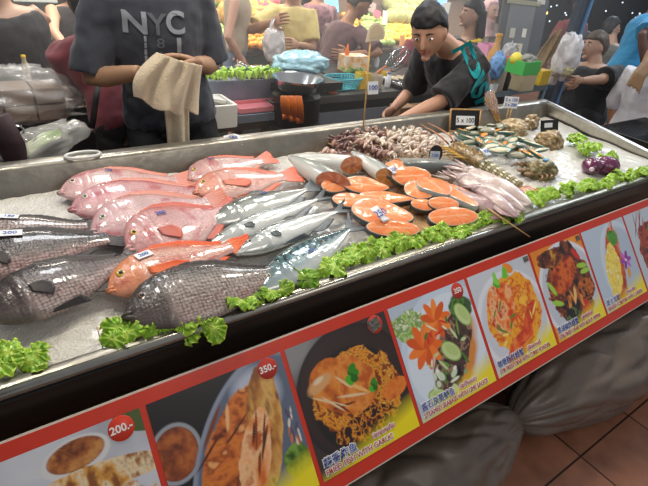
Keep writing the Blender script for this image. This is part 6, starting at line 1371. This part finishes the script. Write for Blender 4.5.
# towel in his hands
towel = mat('beige_towel', 'cdbda2', .95, noise=.12, nscale=10, bump=.5, bscale=150, sheen=.3)
rt = root('hand_towel', 'beige cloth towel held in the hands of the person in the NYC shirt', 'towel', yy(170, 110, .97))
c_ = [yy(158, 53, .955), yy(201, 65, .955), yy(196, 112, .93), yy(134, 97, .93)]
def TW(u, v):
    t = c_[0].lerp(c_[1], u); b = c_[3].lerp(c_[2], u); p = t.lerp(b, v)+V((-.03*sin(pi*v)*(1-u)*1.2, -.035*sin(pi*u)*(1-.3*v)-.014*sin(u*11+v*3)*v+.01*sin(u*23+2), -.02*sin(pi*u)*v+.008*sin(u*17)*v)); return p
g = G(); g.grid(TW, 44, 36); build('cloth_body', g, towel, rt, solid=.012, sub=1)
d_ = [yy(163, 104, .99), yy(188, 107, .99), yy(189, 160, .95), yy(168, 160, .95)]
g = G(); g.grid(lambda u, v: d_[0].lerp(d_[1], u).lerp(d_[3].lerp(d_[2], u), v)+V((0, -.02*sin(pi*u)-.012*cos(u*12), 0)), 20, 20); build('hanging_end', g, towel, rt, solid=.016, sub=1)

# bent person in maroon
m2 = person('person in a maroon T-shirt bending over the dark table, seen from behind', (.60, 1.46, .86), (.52, 1.72, 1.22), (.54, 1.92, 1.33), (-.1, 1, -.1), (V((.34, 1.97, .90)), V((.74, 1.95, .90))), k=1.0, pw=1.08, skin='8a644e', shirt='7c3038', pants='221c1e', sleeve=.8,
            elbows=((.6, -.2, -.5), (-.5, -.3, -.8)))
g = G(); g.tube([yy(98, 84, 1.34), yy(95, 105, 1.28), yy(92, 128, 1.27)], .014, 8, flat=.4); build('strap', g, mat('black_strap', '241c1e', .7), m2['root'])
# two women at left
lace = mat('black_lace', '2b2829', .75, col2='3a3536', nscale=30)
Q = at(18, 45, 2.62)
person('person in a black sleeveless lace top standing at the far left', (Q.x+.02, Q.y+.04, Q.z-.36), (Q.x-.04, Q.y, Q.z+.19), (Q.x-.06, Q.y-.02, Q.z+.37), (.25, -1, 0), (V((Q.x-.3, Q.y, .80)), V((Q.x+.20, Q.y+.1, .78))), k=.98, pw=1.22, skin='c49a80', shirt='2b2829', shirtm=lace, pants='2a2628', bare=True, female=1, hair='4a3626', hairlen=.2)
Q = at(76, 6, 3.45)
person('person with a raised bare elbow, touching the hair, beside the black lace top', (Q.x, Q.y, .72), (Q.x, Q.y, Q.z+.02), (Q.x-.02, Q.y-.02, Q.z+.19), (-.2, -1, 0), (V((Q.x+.1, Q.y-.2, Q.z-.3)), at(70, 54, 3.2)), k=.95, skin='cf9f82', shirt='3a3236', pants='33343a', bare=True, female=1, hair='5a4434', hairlen=.15,
       elbows=(None, (-1, -.1, .1)))
# woman in beige tank top
P = at(234, 50, 3.75)
m3 = person('person in a beige tank top and denim shorts walking past the fruit', (P.x, P.y, P.z+.0), (P.x+.03, P.y, P.z+.40), (P.x+.10, P.y-.02, P.z+.56), (.8, -.5, 0), (yy(240, 55, P.y-.1), yy(243, 62, P.y-.15)), k=.9, pw=.88, skin='c99a82', shirt='b3a28c', pants='_7f8fa6', bare=True, female=1, hair='8a6a4c', hairlen=.28)
# man in yellow
P = at(290, 60, 4.0)
m4 = person('person in a pale yellow T-shirt holding a white plastic bag', (P.x, P.y, .80), (P.x, P.y, 1.27), (P.x-.02, P.y-.02, 1.45), (-.2, -1, 0), (yy(303, 42, P.y-.28)+V((-.05, 0, -.02)), yy(272, 22, P.y-.28)), k=1.0, pw=.9, skin='a87c60', shirt='d9c27c', pants='7a7058', sleeve=.8, elbows=((.7, .2, -.6), (-.7, .2, -.5)))
c = yy(274, 40, P.y-.33); rt = root('white_carrier_bag', 'thin white carrier bag held by the person in yellow', 'bag', c+V((0, 0, -.15)))
crumple('bag_body', c+V((0, 0, -.03)), (.085, .05, .115), bagw2, None, None, 31, parent=rt, amp=.25)
for s in (-1, 1): g = G(); g.tube([c+V((s*.04, 0, .06)), c+V((s*.012, 0, .14)), yy(272, 20, P.y-.33)], [.014, .01, .008], 8, flat=.5); build('handle', g, bagw2, rt)
# patterned person beside him
P = at(314, 50, 4.55)
person('person in a dark patterned top half hidden between the yellow and maroon shirts', (P.x, P.y, .78), (P.x, P.y, 1.25), (P.x, P.y, 1.42), (.2, -1, 0), None, k=.98, skin='a8806a', shirt='7a5a62', shirtm=mat('patterned_cloth', '6a4a54', .8, col2='b08088', nscale=22), pants='3a4048', hairlen=.2, female=1)
# man in maroon at fruit stand
P = at(342, 52, 4.2)
person('person in a dark maroon T-shirt leaning over the fruit stand', (P.x-.12, P.y, .70), (P.x+.04, P.y+.04, 1.14), (P.x+.14, P.y+.02, 1.30), (.9, .1, 0), (yy(352, 53, P.y+.05), yy(349, 54, P.y-.2)), k=1.0, skin='9c7054', shirt='5c4044', pants='33282c', hair='3a3430', sleeve=.85, look=(.8, -.3, -.6))
# person in red behind the cook's face
P = at(420, 62, 4.6)
person('person in a red top behind the cook, mostly hidden', (P.x, P.y, .62), (P.x, P.y, 1.06), (P.x, P.y, 1.22), (0, -1, 0), None, k=.95, skin='8a6450', shirt='8a3038', pants='2a2a2e')

# cook in the black PUSH shirt
cy = 1.12
hp = yy(476, 130, cy+.06); nk = yy(450, 48, cy); hd = yy(429, 32, cy-.02)
m5 = person('person in a black shirt with teal PUSH lettering leaning over the rear rim', hp, nk, hd, (-1, -.12, 0), (yy(399, 121, .96), yy(392, 110, 1.35)), k=1.13, pw=1.0, skin='b98c74', shirt='1b1c20', pants='1a1a1e', hair='1d1c20', sleeve=.95, voxel=.009,
            feet=(V((hp.x-.2, 1.2, .085)), V((hp.x-.15, 1.42, .085))), elbows=((.7, -.1, -1), (.3, .5, -1)), look=(-.78, -.50, -.38), hand_dirs=(((-1, -.2, -.1), (0, 0, -1)), None))
teal = mat('teal_print', '1d9aa2', .7)
P0_ = yy(459, 44, cy-.12); P1_ = yy(480, 93, cy-.05); X = (P1_-P0_).normalized(); nn = (CAM-P0_).normalized()
decal('PUSH', .15, frame2(P0_.lerp(P1_, .5), X, nn), m5['shirt'], None, teal, m5['root'], 'shirt_lettering', squash=1.4, o=.004, off=.012)
sx0, sy0, sz0 = hp.x, hp.y, hp.z-.16
rt = root('low_stool', 'low stool the cook sits on', 'stool', (sx0, sy0, 0)); g = G(); g.lathe([(.001, sz0-.04), (.16, sz0-.04), (.16, sz0), (.001, sz0)], (sx0, sy0, 0), 24); build('seat', g, blk, rt, angle=40)
for sx in (-1, 1):
    for sy in (-1, 1): g = G(); g.tube([(sx0+sx*.1, sy0+sy*.1, sz0-.04), (sx0+sx*.13, sy0+sy*.13, 0)], .014, 8); build('leg', g, blk, rt)
# dark haired person behind with yellow collar
P = at(466, 40, 4.3)
m6 = person('person with long dark hair and a yellow collar right behind the cook', (P.x+.05, P.y, .62), (P.x+.03, P.y, 1.12), (P.x, P.y, 1.30), (-.8, .3, 0), None, k=1.0, skin='a07c68', shirt='26262c', pants='222226', hair='1e1c22', hairlen=.1, female=1)
g = G(); q = V((P.x+.03, P.y, 1.10)); g.tube([q+V((-.10, -.08, -.02)), q+V((0, -.12, .0)), q+V((.09, -.06, .03))], .022, 10); build('collar', g, mat('yellow_collar', 'd8b428', .6), m6['root'], label='bright yellow collar')
# woman in headscarf
P = at(489, 40, 5.2); Q = at(490, 12, 5.2)
person('person in a pale pink headscarf and black and white floral top', (Q.x-.02, Q.y, Q.z-.66), (Q.x-.01, Q.y, Q.z-.19), (Q.x, Q.y, Q.z), (-.1, -1, 0), (None, yy(500, 40, P.y-.1)), k=1.0, skin='b88c78', shirt='3a3a3a', shirtm=mat('floral_top', '2b2b2e', .8, col2='cfc8b8', nscale=26), pants='26262a', scarf='b8959a', female=1, sleeve=.95)
# seated man in black
P = at(592, 66, 4.45)
hp = V((P.x+.12, P.y, .52)); 
m7 = person('seated person in a black T-shirt with short brown hair at the right', hp, (P.x+.05, P.y, 1.0), tuple(at(595, 47, 4.45)), (-.95, -.1, 0), (yy(571, 82, P.y-.2), yy(569, 84, P.y+.1)), k=1.08, pw=1.25, skin='b48c74', shirt='15161a', pants='17181c', hair='4a3a2c', sleeve=.8, look=(-.9, .4, 0), feet=(V((P.x-.45, P.y-.15, .085)), V((P.x-.4, P.y+.15, .085))))
tealc = mat('teal_chair', '6fa7ac', .5)
rt = root('plastic_chair', 'teal plastic chair behind the seated person in black', 'chair', (P.x+.2, P.y, 0))
g = G(); g.box((P.x+.16, P.y, .42), (.42, .42, .035)); build('seat', g, tealc, rt, smooth=False, bevel=.015)
g = G(); g.grid(lambda u, v: V((P.x+.38+.05*v-.03*sin(pi*u), P.y-.2+.4*u, .46+.42*v)), 12, 8); build('backrest', g, tealc, rt, solid=.02)
for sx in (-.02, .34):
    for sy in (-.18, .18): g = G(); g.tube([(P.x+sx, P.y+sy, .42), (P.x+sx*1.1, P.y+sy*1.1, 0)], .016, 8); build('leg', g, tealc, rt)
# person behind him
P = at(583, 44, 5.3)
person('person with dark hair tied up, seated behind the hanging white bag', (P.x+.05, P.y, .5), (P.x, P.y, .98), tuple(at(584, 44, 5.3)), (-.3, -1, 0), None, k=.95, skin='a87c6a', shirt='3a3038', pants='222222', hair='1e1a1c', female=1, feet=(V((P.x, P.y-.4, .085)), V((P.x+.2, P.y-.4, .085))))
P = at(612, 44, 5.8)
person('seated person with short black hair looking right, in a grey top', (P.x, P.y, .5), (P.x, P.y, 1.04), tuple(at(611, 29, 5.8)), (.8, -.4, 0), None, k=1.05, pw=1.2, skin='b08a74', shirt='5c5c58', pants='2a2a2a', hair='1c1a1c', sleeve=1.8, feet=(V((P.x+.3, P.y-.4, .085)), V((P.x+.4, P.y-.2, .085))))
P = at(571, 30, 6.4)
person('distant person in a dull red top in the dark behind the pole', (P.x, P.y, .7), (P.x, P.y, 1.2), (P.x, P.y, 1.38), (-.3, -1, 0), None, k=1, skin='7a5a50', shirt='7a3438', pants='222222')
# polo man
P = at(634, 50, 4.75)
m8 = person('standing person in a bright blue polo shirt at the right edge', (P.x-.10, P.y, .86), (P.x+.08, P.y, 1.42), (P.x+.12, P.y, 1.62), (.7, -.7, 0), (at(646, 62, 4.6), at(644, 66, 4.45)), k=1.08, pw=1.15, skin='6a4c40', shirt='2b8fc4', pants='66686c', hair='1c1a1c', sleeve=.85)
# veiled / white top person at right
P = at(653, 68, 3.9)
m9 = person('seated person in a loose white top, fair brown hair over the shoulder, at right edge', (P.x+.02, P.y-.02, .50), (P.x+.02, P.y, P.z), (P.x+.05, P.y+.0, P.z+.18), (.9, -.4, 0), None, k=1.0, pw=1.15, skin='b8866a', shirt='d8d8de', pants='c8c8ce', hair='9a7a58', sleeve=1.3, female=1, feet=(V((P.x+.4, P.y-.1, .085)), V((P.x+.4, P.y+.1, .085))))
g = G()
for k in range(5): g.tube([at(650+k*2, 52, 3.8), at(645+k*2, 63, 3.74), at(635+k*1.8, 74+k*1.2, 3.71), at(625+k*3.4, 86+k*2.6, 3.72)], [.03, .028, .02, .004], 10)
build('hair_locks', g, mat('hair_9a7a58', '9a7a58', .6), m9['root'], remesh=.01, smi=4)
rt = root('wooden_stool', 'low wooden stool under the seated person in white', 'stool', (P.x+.02, P.y, 0)); g = G(); g.box((P.x+.02, P.y, .38), (.36, .34, .04)); build('seat', g, wdk, rt, smooth=False, bevel=.005)
for sx in (-.12, .16):
    for sy in (-.14, .14): g = G(); g.box((P.x+sx, P.y+sy, .18), (.04, .04, .36)); build('leg', g, wdk, rt, smooth=False)
w = bpy.data.worlds.new('w'); SC.world = w; w.use_nodes = True; w.node_tree.nodes['Background'].inputs[0].default_value = (.9, .93, 1, 1); w.node_tree.nodes['Background'].inputs[1].default_value = .3
def area(name, loc, target, size, power, col=(1, .91, .77), sy=None):
    l = bpy.data.lights.new(name, 'AREA'); l.energy = power; l.color = col; l.size = size
    if sy: l.shape = 'RECTANGLE'; l.size_y = sy
    o = bpy.data.objects.new(name, l); COL.objects.link(o); o.location = loc
    o.rotation_euler = (V(target)-V(loc)).to_track_quat('-Z', 'Y').to_euler(); return o
for i, x in enumerate((-.1, .65, 1.4, 2.15, 2.9)): area('stall_lamp', (x, .8, 2.3), (x, .35, .85), .16, 6.5)
for i, x in enumerate((.6, 2.0, 3.4, 4.8)): area('fruit_lamp', (x, 3.3, 2.35), (x, 3.7, .9), .4, 38, (1, .93, .8))
for i, x in enumerate((.5, 2.2)): area('aisle_lamp', (x, 1.9, 2.6), (x, 1.7, .9), .5, 14, (.95, .97, 1))
area('right_lamp', (5.4, .9, 2.7), (5, 1.4, .8), .8, 28, (.8, .9, 1))
area('rear_lamp', (8, 3, 2.8), (6.5, 3, .9), 1, 30, (.75, .85, 1))
area('front_lamp', (1.2, -1.9, 2.7), (1.2, -.2, .4), 1.2, 11, (1, .9, .8))
SC.view_settings.view_transform = 'Standard'; SC.view_settings.look = 'None'; SC.view_settings.gamma = 1; SC.view_settings.exposure = .2; SC.view_settings.use_curve_mapping = False

vm = bpy.data.materials.new('market_haze'); vm.use_nodes = True; nt = vm.node_tree; nt.nodes.clear(); vo = nt.nodes.new('ShaderNodeVolumeScatter'); vo.inputs['Density'].default_value = .085; vo.inputs['Anisotropy'].default_value = .2
oo = nt.nodes.new('ShaderNodeOutputMaterial'); nt.links.new(vo.outputs[0], oo.inputs['Volume'])
g = G(); g.box((.9, 4.25, 1.55), (8.2, 6.1, 3.0)); hz = build('cooking_haze', g, vm, label='thin smoky haze hanging over the stalls in the background', cat='haze', kind='stuff', smooth=False)
